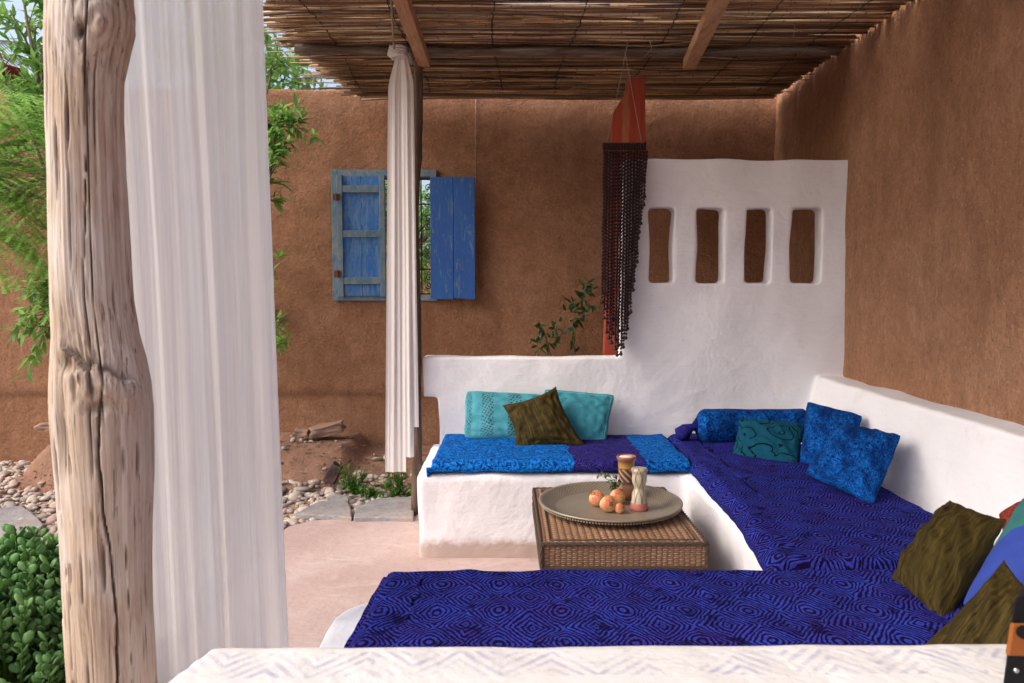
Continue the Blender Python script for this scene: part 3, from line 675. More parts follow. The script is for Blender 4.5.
# bolster
b = empty('bolster', (1.55, 4.93, .56), 'long blue mottled bolster lying against the tall white wall', 'bolster')
mb = MB(); nU, nV = 60, 40; P = []
for i in range(nV):
    a = 2 * math.pi * i / nV; row = []
    for j in range(nU + 1):
        s = j / nU; x = 1.22 + s * .74
        r = .108 * min(1, (1 - (1 - min(1, s / .09)) ** 2) ** .5 if s < .09 else 1, (1 - (1 - min(1, (1 - s) / .09)) ** 2) ** .5 + .02 if s > .91 else 1) + .002
        r *= 1 + .05 * noise.noise(Vector((x * 6, math.cos(a), math.sin(a))))
        row.append((x, 4.86 + r * math.cos(a), .648 + r * math.sin(a)))
    P.append(row)
mb.grid(P, closed_u=True, uvf=lambda i, j: (j / nU * .9, i / nV * .7)); mb.build('cover', M['bluecloth'], b)
mb = MB(); mb.tube([(1.235, 4.86, .648), (1.20, 4.85, .645), (1.16, 4.84, .63), (1.125, 4.83, .60), (1.105, 4.82, .575)], [.05, .022, .045, .05, .02], 12, jit=.15); mb.build('tied_end', M['purple'], b)

# ================================================================== TABLE, TRAY AND WHAT IS ON IT
tb = empty('wicker_table', (.50, 3.64, 0), 'low square wicker table with braided edges, standing between the benches', 'table')
tx0, tx1, ty0, ty1, tz = .155, .862, 3.20, 4.09, .455
def uvbox(mb, x0, x1, y0, y1, z0, z1, mi=0):
    for vs, uv in (([(x0, y0, z1), (x1, y0, z1), (x1, y1, z1), (x0, y1, z1)], lambda p: (p[0] * .8, p[1] * .62)),
                   ([(x0, y0, z0), (x1, y0, z0), (x1, y0, z1), (x0, y0, z1)], lambda p: (p[0], p[2])),
                   ([(x1, y0, z0), (x1, y1, z0), (x1, y1, z1), (x1, y0, z1)], lambda p: (p[1], p[2])),
                   ([(x1, y1, z0), (x0, y1, z0), (x0, y1, z1), (x1, y1, z1)], lambda p: (p[0], p[2])),
                   ([(x0, y1, z0), (x0, y0, z0), (x0, y0, z1), (x0, y1, z1)], lambda p: (p[1], p[2])),
                   ([(x0, y1, z0), (x1, y1, z0), (x1, y0, z0), (x0, y0, z0)], lambda p: (p[0], p[1]))):
        mb.add(vs, [(0, 1, 2, 3)], [uv(p) for p in vs], mi)
mb = MB(); uvbox(mb, tx0 + .006, tx1 - .006, ty0 + .006, ty1 - .006, tz - .118, tz - .004); mb.build('top_box', M['wicker'], tb, smooth=False)
mb = MB(); uvbox(mb, tx0 + .035, tx1 - .035, ty0 + .035, ty1 - .035, 0, tz - .115); mb.build('base', M['wickerdark'], tb, smooth=False)
mb = MB()
def braid(p, q, r=.0075):     # three twisting canes along an edge
    p, q = Vector(p), Vector(q); L = (q - p).length; d = (q - p) / L; u = Vector((0, 0, 1)) if abs(d.z) < .5 else Vector((1, 0, 0)); v = d.cross(u)
    n_ = max(8, int(L / .012))
    for ph in range(3):
        mb.tube([p + d * (L * i / n_) + (u * math.cos(i * .75 + ph * 2.09) + v * math.sin(i * .75 + ph * 2.09)) * r * .7 for i in range(n_ + 1)], r * .62, 5)
for z in (tz - .006, tz - .112):
    for p, q in (((tx0, ty0), (tx1, ty0)), ((tx1, ty0), (tx1, ty1)), ((tx1, ty1), (tx0, ty1)), ((tx0, ty1), (tx0, ty0))):
        braid((*p, z), (*q, z))
for (x, y) in ((tx0, ty0), (tx1, ty0), (tx0, ty1), (tx1, ty1)): braid((x, y, tz - .11), (x, y, tz - .005))
i_ = .04
for p, q in (((tx0 + i_, ty0 + i_), (tx1 - i_, ty0 + i_)), ((tx1 - i_, ty0 + i_), (tx1 - i_, ty1 - i_)), ((tx1 - i_, ty1 - i_), (tx0 + i_, ty1 - i_)), ((tx0 + i_, ty1 - i_), (tx0 + i_, ty0 + i_))):
    braid((*p, tz - .003), (*q, tz - .003), .004)
mb.build('braided_edging', M['wickerdark'], tb)
TC = Vector((.515, 3.70, tz + .003))
mb = MB()
prof = [(.0, .004), (.20, .004), (.262, .005), (.268, .008), (.30, .020), (.325, .034), (.332, .040), (.345, .044), (.350, .042), (.350, .036), (.343, .032), (.335, .030), (.30, .008), (.27, .0), (.0, .0)]
k = 96; n0 = 0
for (r, z) in prof:
    for q in range(k):
        a = 2 * math.pi * q / k; mb.v.append((TC.x + r * math.cos(a), TC.y + r * math.sin(a), TC.z + z)); mb.uv.append((q / k, r))
for i in range(len(prof) - 1):
    for q in range(k): q2 = (q + 1) % k; mb.f.append((i * k + q, i * k + q2, (i + 1) * k + q2, (i + 1) * k + q)); mb.m.append(0)
tray = empty('tray', TC, 'large round bronze tray with raised engraved rim, lying on the wicker table', 'tray')
o = mb.build('dish', M['tray'], tray)
mb = MB()     # beaded underside of the rim
for q in range(150):
    a = 2 * math.pi * q / 150; c = Vector((TC.x + .338 * math.cos(a), TC.y + .338 * math.sin(a), TC.z + .0245))
    mb.add([c + Vector(v) * .0062 for v in IV], IF)
mb.build('beaded_rim', plain('tarnished_beads', (.30, .27, .22), .45, .6), tray)
# fruit
FG2 = 'pomegranates on the tray'
def pom(px, py, rpx, Y, label, tilt):
    r = rpx / F * Y; c = at(px, py, Y); c.z = TC.z + .004 + r * .95
    root = empty('pomegranate', c - Vector((0, 0, r * .95)), label, 'pomegranate', FG2)
    mb = MB(); P = []
    for i in range(24):
        a = 2 * math.pi * i / 24; row = []
        for j in range(17):
            b_ = math.pi * j / 16; rr = r * (1 + .035 * math.cos(3 * a + rpx) * math.sin(b_))
            row.append(Vector((rr * math.sin(b_) * math.cos(a), rr * math.sin(b_) * math.sin(a), rr * .95 * math.cos(b_))))
        P.append(row)
    rot = Matrix.Rotation(tilt[0], 3, 'X') @ Matrix.Rotation(tilt[1], 3, 'Y')
    P = [[rot @ p + c for p in row] for row in P]; mb.grid(P, closed_u=True); mb.build('fruit', M['fruit'], root)
    mb = MB(); d = rot @ Vector((0, 0, 1)); u = d.orthogonal().normalized(); v = d.cross(u)
    for q in range(6):
        a = q * math.pi / 3; s = u * math.cos(a) + v * math.sin(a); t_ = u * -math.sin(a) + v * math.cos(a)
        b0 = c + d * r * .9
        mb.add([b0 + s * r * .16 - t_ * r * .1, b0 + s * r * .16 + t_ * r * .1, b0 + s * r * .30 + d * r * .34, b0 + s * r * .10 + d * r * .02], [(0, 1, 2), (0, 2, 3), (1, 3, 2), (0, 3, 1)])
    mb.build('calyx', M['redcloth'], root, smooth=False)
pom(597, 501, 8.4, 3.72, 'round orange red pomegranate, leftmost of the fruit on the tray', (.5, -.6))
pom(608, 505, 8.6, 3.62, 'pale peach pomegranate at the front, in the middle of the fruit', (1.3, .2))
pom(617.5, 499, 8.0, 3.75, 'yellowish pomegranate behind the others, carrying a small green leaf', (-.4, .5))
pom(619.5, 507, 5.4, 3.60, 'smallest and reddest pomegranate, closest to the patterned vase', (1.1, .7))
# vases
def vase_mat(name, kind):
    g = G(name); s = g.n('SeparateXYZ', {0: g.tc.outputs['UV']}); u, z = s.outputs[0], s.outputs[1]
    d1 = g.math('PINGPONG', u, 1 / 14)
    if kind == 0:
        col = g.ramp(g.math('MULTIPLY', z, 4.5), [(0., (.12, .04, .02)), (.15, (.28, .11, .05)), (.3, (.34, .20, .10)), (.38, (.08, .02, .015)), (.7, (.14, .04, .02)), (.74, (.42, .24, .05)), (.88, (.16, .07, .04)), (.95, (.28, .09, .06))])
        f = g.math('MULTIPLY', g.math('GREATER_THAN', g.math('SINE', g.math('ADD', g.math('MULTIPLY', u, 44), g.math('MULTIPLY', z, 190))), .35), g.math('MULTIPLY', g.math('GREATER_THAN', z, .09), g.math('LESS_THAN', z, .155)))
        col = g.mix(g.math('MULTIPLY', f, .8), col, (.42, .33, .20))
    else:
        zz = g.math('PINGPONG', z, .052)
        w_ = g.math('MULTIPLY', g.math('SINE', g.math('MULTIPLY', g.math('DIVIDE', zz, .052), math.pi / 2)), 1 / 16)
        ln = g.math('LESS_THAN', g.math('ABSOLUTE', g.math('SUBTRACT', g.math('PINGPONG', u, 1 / 14), w_)), .009)
        bands = g.math('LESS_THAN', g.math('PINGPONG', g.math('ADD', z, .004), .016), .0022)
        mid = g.math('MULTIPLY', g.math('GREATER_THAN', z, .098), g.math('LESS_THAN', z, .118))
        f = g.math('MULTIPLY', g.math('MAXIMUM', ln, g.math('MULTIPLY', bands, mid)), g.math('GREATER_THAN', z, .035))
        col = g.mix(g.math('MULTIPLY', g.math('LESS_THAN', z, .036), .85), g.mix(g.noise(g.co(), 30), (.40, .33, .19), (.50, .44, .34)), (.42, .10, .09))
        col = g.mix(f, col, (.13, .10, .09))
    g.P(Base_Color=col, Roughness=.3); return g.m
v1 = at(626, 495, 3.86)
mb = MB(); mb.lathe([(.048, 0), (.052, .006), (.047, .03), (.043, .055), (.043, .075), (.037, .085), (.039, .14), (.041, .165), (.041, .185), (.043, .195), (.049, .206), (.050, .214), (.047, .22), (.044, .218), (.038, .2)], (v1.x, v1.y, TC.z + .004))
thing(mb, 'candle_holder', vase_mat('brown_painted_pottery', 0), 'taller brown and yellow painted pottery candle holder on the tray', 'candle holder')
v2 = at(639, 505, 3.66)
mb = MB(); mb.lathe([(.043, 0), (.045, .01), (.040, .035), (.036, .05), (.034, .085), (.026, .098), (.0245, .108), (.028, .118), (.036, .14), (.036, .165), (.032, .178), (.037, .186), (.040, .194), (.037, .203), (.026, .206), (.012, .203)], (v2.x, v2.y, TC.z + .004))
thing(mb, 'candle_holder', vase_mat('cream_painted_pottery', 1), 'shorter cream and red pottery candle holder with waisted middle', 'candle holder')
mb = MB(); mb.lathe([(.0, 0), (.0365, 0), (.0365, .004), (.02, .009), (.0, .009)], (v1.x, v1.y, TC.z + .2145)); thing(mb, 'candle', plain('white_wax', (.75, .68, .62), .5), 'round white candle sunk in the mouth of the taller pottery holder', 'candle')
# sprig
def leaf(mb, p, d, nrm, L, W, bend=.15):
    d = d.normalized(); s = d.cross(nrm).normalized(); n_ = s.cross(d)
    pts = [p, p + d * L * .35 + s * W / 2 + n_ * L * .03, p + d * L * .35 - s * W / 2 + n_ * L * .03, p + d * L * .4 - n_ * L * .02, p + d * L - n_ * L * bend,
           p + d * L * .72 + s * W * .36 - n_ * L * bend * .4, p + d * L * .72 - s * W * .36 - n_ * L * bend * .4]
    mb.add(pts, [(0, 1, 3), (0, 3, 2), (1, 5, 3), (3, 6, 2), (5, 4, 3), (3, 4, 6)])
def rvec(r=rnd): 
    v = Vector((r.gauss(0, 1), r.gauss(0, 1), r.gauss(0, 1))); return v.normalized()
sp = empty('leafy_sprig', at(616, 497, 3.80), 'small sprig of dark green leaves between the fruit and the candle holders', 'sprig')
tips = [at(598, 474, 3.78), at(606, 473, 3.80), at(613, 474, 3.82), at(612, 488, 3.80), at(618, 480, 3.80)]
mb = MB(); ml = MB(); base = at(616, 496, 3.80)
for t_ in tips:
    m_ = base.lerp(t_, .55) + Vector((.01, 0, .02)); mb.tube([base, m_, t_], [.002, .0016, .001], 5)
    for q in range(7):
        s = .35 + .1 * q; p = base.lerp(m_, s / .55) if s < .55 else m_.lerp(t_, (s - .55) / .45)
        leaf(ml, p, rvec() + (t_ - base).normalized() * .6, Vector((0, -.4, 1)), .026, .013)
mb.build('stem', M['bark'], sp); ml.build('leaves', M['darkleaf'], sp, smooth=False)

# ================================================================== PERGOLA ROOF
roof = empty('pergola_roof', (.4, 4.2, 3.0), 'flat roof of brown reeds on timber beams covering the seating', 'roof')
RZ = 3.13
mb = MB(); y = 1.55; RY1 = 6.62
r2 = random.Random(5)
while y < RY1:
    gapped = y < 5.15 and r2.random() < .28
    for layer in range(4):
        if gapped and layer > 0: continue
        if y < 5.1 and layer > 1: continue
        if layer == 1 and r2.random() < (.30 if y < 5.1 else .1): continue
        rad = r2.uniform(.0055, .0105) if layer < 2 else r2.uniform(.009, .013); z0 = RZ + layer * .016 + r2.uniform(-.005, .005)
        x0 = -1.42 + r2.gauss(0, .07) + .22 * max(0, (y - 4.6) / 1.8) + (r2.uniform(0, .5) if r2.random() < .1 else 0); x1 = 2.25 + r2.gauss(0, .02)
        dy = r2.gauss(0, .05) * (2.4 if r2.random() < .12 else 1); yy = y + r2.uniform(-.008, .008); pts = []
        sag = r2.uniform(.0, .02) if r2.random() < .3 else 0
        wa, wp = r2.uniform(.002, .007), r2.uniform(0, 6)
        for i in range(13):
            s = i / 12; x = x0 + (x1 - x0) * s
            droop = .05 * max(0, (-.9 - x)) ** 1.5 * r2.uniform(.2, 1.6)
            pts.append((x, yy + dy * (s - .5) + wa * math.sin(wp + s * 9), z0 - droop - sag * math.sin(math.pi * s) + .003 * math.sin(wp + 5 * s)))
        taper = r2.choice([1, -1])
        mb.tube(pts, [rad * (1 - .25 * taper * (i / 12 - .5)) for i in range(13)], 6)
    y += r2.uniform(.0125, .0185) * (1.35 if r2.random() < .07 else 1)
mb.build('reed_mat', M['reed'], roof)
# thinner loose layer of reeds and stalks over the garden end, sticking out unevenly
mb = MB()
for q in range(90):
    y = r2.uniform(4.2, 6.4); x0 = r2.uniform(-1.62, -1.2); L = r2.uniform(.8, 2.2)
    mb.tube([(x0, y, RZ - .02 + r2.uniform(-.012, .0)), (x0 + L * .5, y + r2.gauss(0, .02), RZ - .018), (x0 + L, y + r2.gauss(0, .06), RZ - .012)], [.004, .006, .005], 5)
for q in range(60):
    y = r2.uniform(1.8, 6.3); x0 = r2.uniform(-.9, 1.6); L = r2.uniform(.4, 1.4)
    mb.tube([(x0, y, RZ - .018), (x0 + L * .5, y + r2.gauss(0, .02), RZ - .022 - r2.random() * .02), (x0 + L, y + r2.gauss(0, .05), RZ - .016)], [.003, .0045, .003], 5)
tag(mb.build('loose_stalks', M['reed'], roof), kind='stuff')
mb = MB()
def rough_log(pts, r, k=14, sub=6, seed=0, amp=.12):
    pts = [Vector(p) for p in pts]; P = []
    fine = []
    for i in range(len(pts) - 1):
        for s in range(sub): fine.append(pts[i].lerp(pts[i + 1], s / sub))
    fine.append(pts[-1]); m = len(fine); fine = [p + Vector((0, 0, 0)) for p in fine]
    rr = [r * (1 + amp * noise.noise(Vector((i * .35, seed, 0)))) for i in range(m)]
    mb.tube(fine, rr, k, jit=.03)
rough_log([(-1.36, 5.12, 3.075), (-.9, 5.13, 3.07), (-.3, 5.12, 3.06), (.5, 5.14, 3.075), (1.2, 5.13, 3.065), (1.9, 5.12, 3.08), (2.18, 5.13, 3.075)], .029, amp=.5)
rough_log([(-1.2, 5.19, 3.095), (.2, 5.21, 3.09), (2.18, 5.2, 3.10)], .018, seed=4)
mb.build('log_purlin', M['log'], roof)
mb = MB(); rough_log([(-1.36, 1.95, 3.075), (0, 1.96, 3.07), (1.2, 1.95, 3.065), (2.30, 1.95, 3.075)], .032, seed=8); mb.build('log_purlin', M['log'], roof)
for (a, b_, wdt) in ((at(402, 0, 4.05).x, at(424, 62, 5.12).x, .075), (at(719, 0, 4.05).x, at(686, 70, 5.25).x, .085)):
    mb = MB(); dx = (b_ - a) / 1.1; ya, yb = 1.6, 5.12 if wdt < .08 else 5.16
    xa = a + dx * (ya - 4.05); xb = a + dx * (yb - 4.05); h = wdt / 2
    mb.hexa([(xa - h, ya, 2.975), (xa + h, ya, 2.975), (xb + h, yb, 2.965), (xb - h, yb, 2.965), (xa - h, ya, 3.045), (xa + h, ya, 3.045), (xb + h, yb, 3.035), (xb - h, yb, 3.035)])
    o = mb.build('timber_beam', M['timber'], roof, smooth=False); bevel(o, .005)
for xx in (-1.12, -.62, -.05, .42, .98, 1.55, 2.0):
    mb = MB(); pts = []; yy = 1.6
    while yy < 6.4:
        pts.append((xx + .03 * math.sin(yy * 2.3 + xx * 9) + r2.gauss(0, .004), yy, RZ - .024 + r2.gauss(0, .003))); yy += .04
    mb.tube(pts, .0022, 4); mb.tube([(p[0] + .006 * math.sin(i * 1.7), p[1], p[2] - .003) for i, p in enumerate(pts)], .0018, 4)
    mb.build('binding_wire', M['dark'], roof)
# hanging bits of wire/stalk
mb = MB()
for q in range(16):
    x, y = r2.uniform(-.9, 2.0), r2.uniform(4.1, 6.3); L = r2.uniform(.04, .14)
    mb.tube([(x, y, RZ - .01), (x + r2.gauss(0, .01), y, RZ - L * .6), (x + r2.gauss(0, .03), y + .01, RZ - L)], [.002, .0016, .001], 4)
tag(mb.build('dangling_fibres', M['rope'], roof), kind='stuff')

# ================================================================== POSTS
# thick driftwood post in front
sil = [(0, 45, 133), (15, 45.5, 135), (30, 45, 134.5), (50, 45, 130), (80, 46, 124), (120, 46, 123.5), (180, 47, 126), (240, 47, 129), (300, 48, 133), (335, 50, 139), (360, 48.5, 146), (385, 47, 151), (410, 47, 153.5), (440, 50, 154), (480, 54, 154.5), (520, 58, 153), (560, 61, 153), (600, 63, 154), (640, 66, 156), (683, 69, 158)]
PY = 2.04; prof = []
for yy, a, b in sil:      # centre and radius of the round trunk whose two outlines stand at these places
    ra, rb = ray(a, yy), ray(b, yy); ta, tb_ = math.atan2(ra.x, ra.y), math.atan2(rb.x, rb.y); tc_ = (ta + tb_) / 2
    cx_ = PY * math.tan(tc_); prof.append((Vector((cx_, PY, at((a + b) / 2, yy, PY).z)), math.hypot(cx_, PY) * math.sin((tb_ - ta) / 2) - .001))
zt = [p[0].z for p in prof][::-1]; xt = [p[0].x for p in prof][::-1]; rt = [p[1] for p in prof][::-1]
NZ, NA = 620, 200
mb = MB(); cavity = []
cracks = [  # angle (deg, -90 faces camera), z range, width rad, depth, wander
    (-66, 1.60, 2.9, .020, .030, .05), (-74, 1.02, 1.66, .016, .020, .04), (-60, .0, 1.33, .030, .035, .10), (-98, .0, .95, .012, .014, .05), (-125, .2, .8, .012, .012, .06),
    (-40, .3, 1.0, .010, .01, .04), (-110, 1.05, 1.5, .014, .014, .05), (-60, 1.15, 2.15, .018, .016, .03), (-88, 1.25, 2.0, .014, .012, .05), (-130, 1.5, 2.3, .010, .009, .05), (-48, 1.6, 2.25, .009, .008, .04)]
knots = [(-52, 2.20, .22, .10, .045), (-118, 1.25, .16, .07, .0), (-75, 1.285, .5, .055, .02), (-130, 1.02, .13, .11, .0)]
for i in range(NZ + 1):
    z = 3.12 * i / NZ - .02
    cx = np.interp(z, zt, xt); r = np.interp(z, zt, rt)
    if z < zt[0]: cx = xt[0] - (zt[0] - z) * -.01; r = rt[0] + (zt[0] - z) * .03
    for j in range(NA):
        a = 2 * math.pi * j / NA
        d = .006 * noise.fractal(Vector((math.cos(a) * 1.4, math.sin(a) * 1.4, z * 1.2)), 1, 2, 3)
        # long grain ridges following the trunk
        d += .0028 * noise.fractal(Vector((math.cos(a) * 7, math.sin(a) * 7, z * .7 + .3 * noise.noise(Vector((z * 2, 0, 0))))), 1, 2, 3)
        d += .0016 * noise.fractal(Vector((math.cos(a) * 18, math.sin(a) * 18, z * 1.6)), 1, 2, 2)
        cv = 0
        da = math.degrees(a); da = da - 360 if da > 180 else da
        for (ca, z0, z1, wd, dp, wn) in cracks:
            if z0 < z < z1:
                c0 = R(ca) + wn * 2.2 * noise.noise(Vector((z * 2.3, ca, 0))) + .3 * wn * noise.noise(Vector((z * 11, ca, 3)))
                q = a if a < math.pi else a - 2 * math.pi
                e_ = min(1, (z - z0) / .12, (z1 - z) / .12); ww = wd * (.45 + .9 * e_ * abs(noise.noise(Vector((z * 4, ca, 8))) + .5))
                t_ = abs(q - c0) / ww
                if t_ < 1: d -= dp * e_ * (1 - t_) ** .7; cv = max(cv, (1 - t_) * e_ * 1.3)
                elif t_ < 3: d += .0016 * e_ * (3 - t_) / 2
        q = a if a < math.pi else a - 2 * math.pi
        # knot near the top right
        dz, dq = z - 2.19, q - R(-52)
        kk = math.exp(-((dz / .055) ** 2 + (dq / .32) ** 2)); rad = math.sqrt((dz / .06) ** 2 + (dq / .30) ** 2)
        d += .020 * kk + .006 * math.sin(rad * 9) * math.exp(-rad * .9)
        hole = math.exp(-(((z - 2.175) / .020) ** 2 + ((q - R(-72)) / .11) ** 2)); d -= .028 * hole; cv = max(cv, hole * 1.0)
        # broken step across the trunk at mid height, above the swollen lower part
        zs = 1.372 - .055 * (q + 1.75) + .028 * noise.noise(Vector((q * 4, 2, 0))) + .016 * noise.noise(Vector((q * 13, 2, 0)))
        if -2.0 < q < -.2:
            st_ = (z - zs)
            wgt = min(1, (q + 2.0) / .25, (-.2 - q) / .25)
            if st_ > 0: d -= .028 * wgt * math.exp(-st_ / .09)
            if abs(st_ - .006) < .017: cv = max(cv, wgt * (1 - abs(st_ - .006) / .017) * (.55 + .9 * noise.noise(Vector((q * 6, 5, 0)))))
            d += .012 * wgt * math.exp(-((st_ + .03) / .03) ** 2)
            d += .006 * wgt * noise.fractal(Vector((q * 14, z * 30, 2)), 1, 2, 3) * math.exp(-((st_) / .09) ** 2)
        # hollow scar lower left
        hs = math.exp(-(((z - 1.19) / .10) ** 2 + ((q - R(-112)) / .14) ** 2)); d -= .014 * hs; cv = max(cv, .5 * hs)
        ho = math.exp(-(((z - 1.352 + .02 * (q + 1.7)) / .022) ** 2 + ((q - R(-103)) / .22) ** 2)); d -= .026 * ho; cv = max(cv, 1.1 * ho - .1)
        # second dent with a lip
        ds = math.exp(-(((z - 1.265 - .02 * q) / .016) ** 2 + ((q - R(-66)) / .26) ** 2)); d -= .012 * ds; cv = max(cv, .45 * ds)
        pn_ = noise.noise(Vector((q * 5.5, z * 5, 17)))
        if pn_ > .42: d -= (pn_ - .42) * .05; cv = max(cv, min(.7, (pn_ - .42) * 5))
        # chips on the left lower edge
        ch = noise.noise(Vector((q * 10, z * 13, 3)))
        if ch > .30 and q < -2.0 and z < 1.1: d -= (ch - .30) * .035
        mb.v.append((cx + (r + d) * math.cos(a), PY + (r + d) * math.sin(a), z)); mb.uv.append((j / NA, z)); cavity.append(min(1, max(0, cv)))
for i in range(NZ):
    for j in range(NA):
        j2 = (j + 1) % NA; mb.f.append((i * NA + j, i * NA + j2, (i + 1) * NA + j2, (i + 1) * NA + j)); mb.m.append(0)
mb.f.append(tuple(NZ * NA + j for j in range(NA))); mb.m.append(0)
o = mb.build('wooden_post', M['driftwood'])
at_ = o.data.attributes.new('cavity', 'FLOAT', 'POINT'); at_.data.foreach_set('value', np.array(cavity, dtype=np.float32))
tag(centre(o), 'thick pale driftwood post with long cracks and swollen knot, in the left foreground', 'post')
# thin rear pole
mb = MB(); pts = []; rad = []
for i in range(40):
    z = i / 39 * 3.0; pts.append((-.605 + .03 * z / 3 + .010 * math.sin(z * 2.6) , 5.13, z)); rad.append(.030 + .006 * math.sin(z * 5 + 1) + (.006 if i % 9 == 4 else 0))
mb.tube(pts, rad, 14, jit=.05); thing(mb, 'wooden_post', M['pole'], 'thin dark crooked pole standing behind the narrow gathered curtain', 'post')
# red painted plank post behind the slotted wall
mb = MB(); yb = 5.40
A = [at(601, 360, yb), at(612, 130, yb), at(612, 114, yb), at(626, 92, yb), at(627, 78, yb), at(645, 77, yb), at(646, 145, yb), at(640, 360, yb)]
fr = [(p.x, yb, p.z) for p in A]; fr[0] = (fr[0][0] - .01, yb, 0); fr[-1] = (fr[-1][0], yb, 0)
bk = [(p[0], yb + .07, p[2]) for p in fr]; m_ = len(fr)
mb.add(fr + bk, [tuple(range(m_)), tuple(range(2 * m_ - 1, m_ - 1, -1))] + [((i + 1) % m_, i, i + m_, (i + 1) % m_ + m_) for i in range(m_)])
o = thing(mb, 'painted_post', M['red'], 'red painted plank post with splintered top, behind the white slotted wall', 'post', smooth=False); bevel(o, .006)
sc_ = o

# ================================================================== BEAD CURTAIN
bd = empty('bead_curtain', at(624, 143, 5.03), 'dark brown beaded hanging strung in front of the red post', 'bead curtain')
M['bead'] = plain('dark_beads', (.028, .010, .012), .45)
zb = at(624, 147, 5.03).z
xl, xr = at(603.5, 147, 5.03).x, at(645, 147, 5.03).x
mb = MB()
for i in range(34):
    for r_ in range(3):
        mb.add([Vector((xl + (xr - xl) * i / 33, 5.03 + .006 * (i % 2), zb + .018 - r_ * .014)) + Vector(v) * .010 for v in IV], IF)
mb.tube([(xl - .008, 5.035, zb + .02), (xr + .008, 5.035, zb + .02)], .009, 8)
mb.build('header_band', M['bead'], bd)
xsn = [603.5, 606, 609, 612, 615, 618, 621, 624, 627, 630, 633, 636, 639, 642, 645]
bot = [302, 318, 332, 338, 343, 349, 355, 354, 347, 338, 312, 290, 262, 232, 205]
for row in range(3):
    for i, (px, pb) in enumerate(zip(xsn, bot)):
        xx = at(px + (0, 1.4, .7)[row], 200, 5.03 + row * .018).x; pb2 = pb - (0, 24, 9)[row]
        z1 = at(px, pb2, 5.03).z; mb = MB(); z = zb - .03; lean = (at(px - 2.2 * min(1, (px - 600) / 20 + .2), pb2, 5.03).x - at(px, pb2, 5.03).x) * (.6 + .5 * rnd.random())
        tot = z - z1; bcount = int(tot / .0225)
        mb.tube([(xx, 5.03 + row * .018, z + .02), (xx + lean, 5.03 + row * .018, z1)], .0018, 4)
        ph = rnd.uniform(-.5, .5)
        for q in range(bcount + 1):
            s = min(1, max(0, (q + ph * (q < bcount)) / max(1, bcount))); rr = .0092 if q < bcount else .014
            c = Vector((xx + lean * s * s ** .3 + .002 * math.sin(q * .5 + i), 5.03 + row * .018, z - tot * s))
            mb.add([c + Vector(v) * rr for v in IV], IF)
        mb.build('bead_strand', M['bead'], bd)
mb = MB(); p0 = at(626, 76, 5.06)
mb.tube([(xl + .02, 5.035, zb + .02), (p0.x - .02, 5.06, 2.95), (p0.x, 5.1, 3.06)], .0022, 5); mb.tube([(xr - .02, 5.035, zb + .02), (p0.x + .01, 5.06, 2.95), (p0.x, 5.1, 3.06)], .0022, 5)
mb.tube([(p0.x, 5.0, 3.10), (p0.x, 5.1, 3.03), (p0.x, 5.2, 3.10)], .003, 5)
mb.build('hanging_cord', M['rope'], bd)

# ================================================================== CURTAINS
def drape(name, fx0, fx1, yc, z0, z1, m, label, folds, amp, seed, nu=260, nv=90, hem=None, gather=None):
    mb = MB(); P = []
    for i in range(nu + 1):
        s = i / nu; row = []
        for j in range(nv + 1):
            t = j / nv; zb_ = z0 + (hem(s) if hem else 0); z = z1 + (zb_ - z1) * t
            ph = s * folds * 2 * math.pi
            A_ = amp * (.65 + .35 * t)
            ss = s + .012 * noise.noise(Vector((s * 9, t * 1.2, seed)))
            x = fx0(t) + (fx1(t) - fx0(t)) * ss + .25 * A_ * math.sin(2 * ph + seed + .6 * t) / folds ** .3
            y = yc + A_ * math.sin(ph + 1.2 * math.sin(s * 7 + seed) + .5 * noise.noise(Vector((s * 3, t * 1.5, seed)))) + .45 * A_ * math.sin(ph * 2.3 + 1.1) + .24 * A_ * noise.noise(Vector((s * 30, t * 2.4, seed))) + .10 * A_ * noise.noise(Vector((s * 60, t * 3, seed))) + .5 * A_ * noise.noise(Vector((s * 7, t * 1.1, seed + 2)))
            y += .02 * noise.noise(Vector((s * 2, t * 2.5, seed + 4)))
            if gather:
                gk = gather(t); x = gk[0] + (x - gk[0]) * gk[1]; y = yc + (y - yc) * gk[1]
            row.append((x, y, z))
        P.append(row)
    mb.grid(P); o = mb.build(name, m)
    return o
tl, tr_, bl, br_ = at(104, 5, 2.35).x, at(262, 5, 2.35).x, at(140, 650, 2.35).x, at(289, 650, 2.35).x
def lin(a, b): return lambda t: a + (b - a) * t
zt_, zb_ = 3.03, .14
za, zbb = at(262, 5, 2.35).z, at(289, 650, 2.35).z
def ext(a, b): k_ = (b - a) / (za - zbb); return lambda t: a + k_ * (za - (zt_ + (zb_ - zt_) * t))
o = drape('curtain', ext(tl, bl), ext(tr_, br_), 2.36, zb_, zt_, M['curtain'], '', 2.6, .014, 2)
cu = tag(centre(o), 'wide sheer white cotton curtain hanging beside the thick driftwood post', 'curtain')
cx_ = at(402, 60, 5.0).x
rc = empty('curtain', (cx_, 5.02, .3), 'narrow white curtain gathered and knotted under the roof beside the thin pole', 'curtain')
xa0, xa1, xb0, xb1 = at(389, 70, 5.02).x, at(413, 70, 5.02).x, at(385, 472, 5.02).x, at(419, 472, 5.02).x
def g2(t):
    s = min(1, t / .10); return (cx_ - .005, .42 + .58 * s * s * (3 - 2 * s)) if t < .10 else (cx_, 1)
o = drape('fabric', lin(xa0, xb0), lin(xa1, xb1), 5.02, .315, 3.06, M['curtain2'], '', 2.6, .006, 6, 200, 110, hem=lambda s: .0 if s < .62 else (.10 if s < .86 else .30), gather=g2)
o.parent = rc; o.data.transform(Matrix.Translation(-rc.location))
mb = MB(); kp = at(399, 52, 4.98)
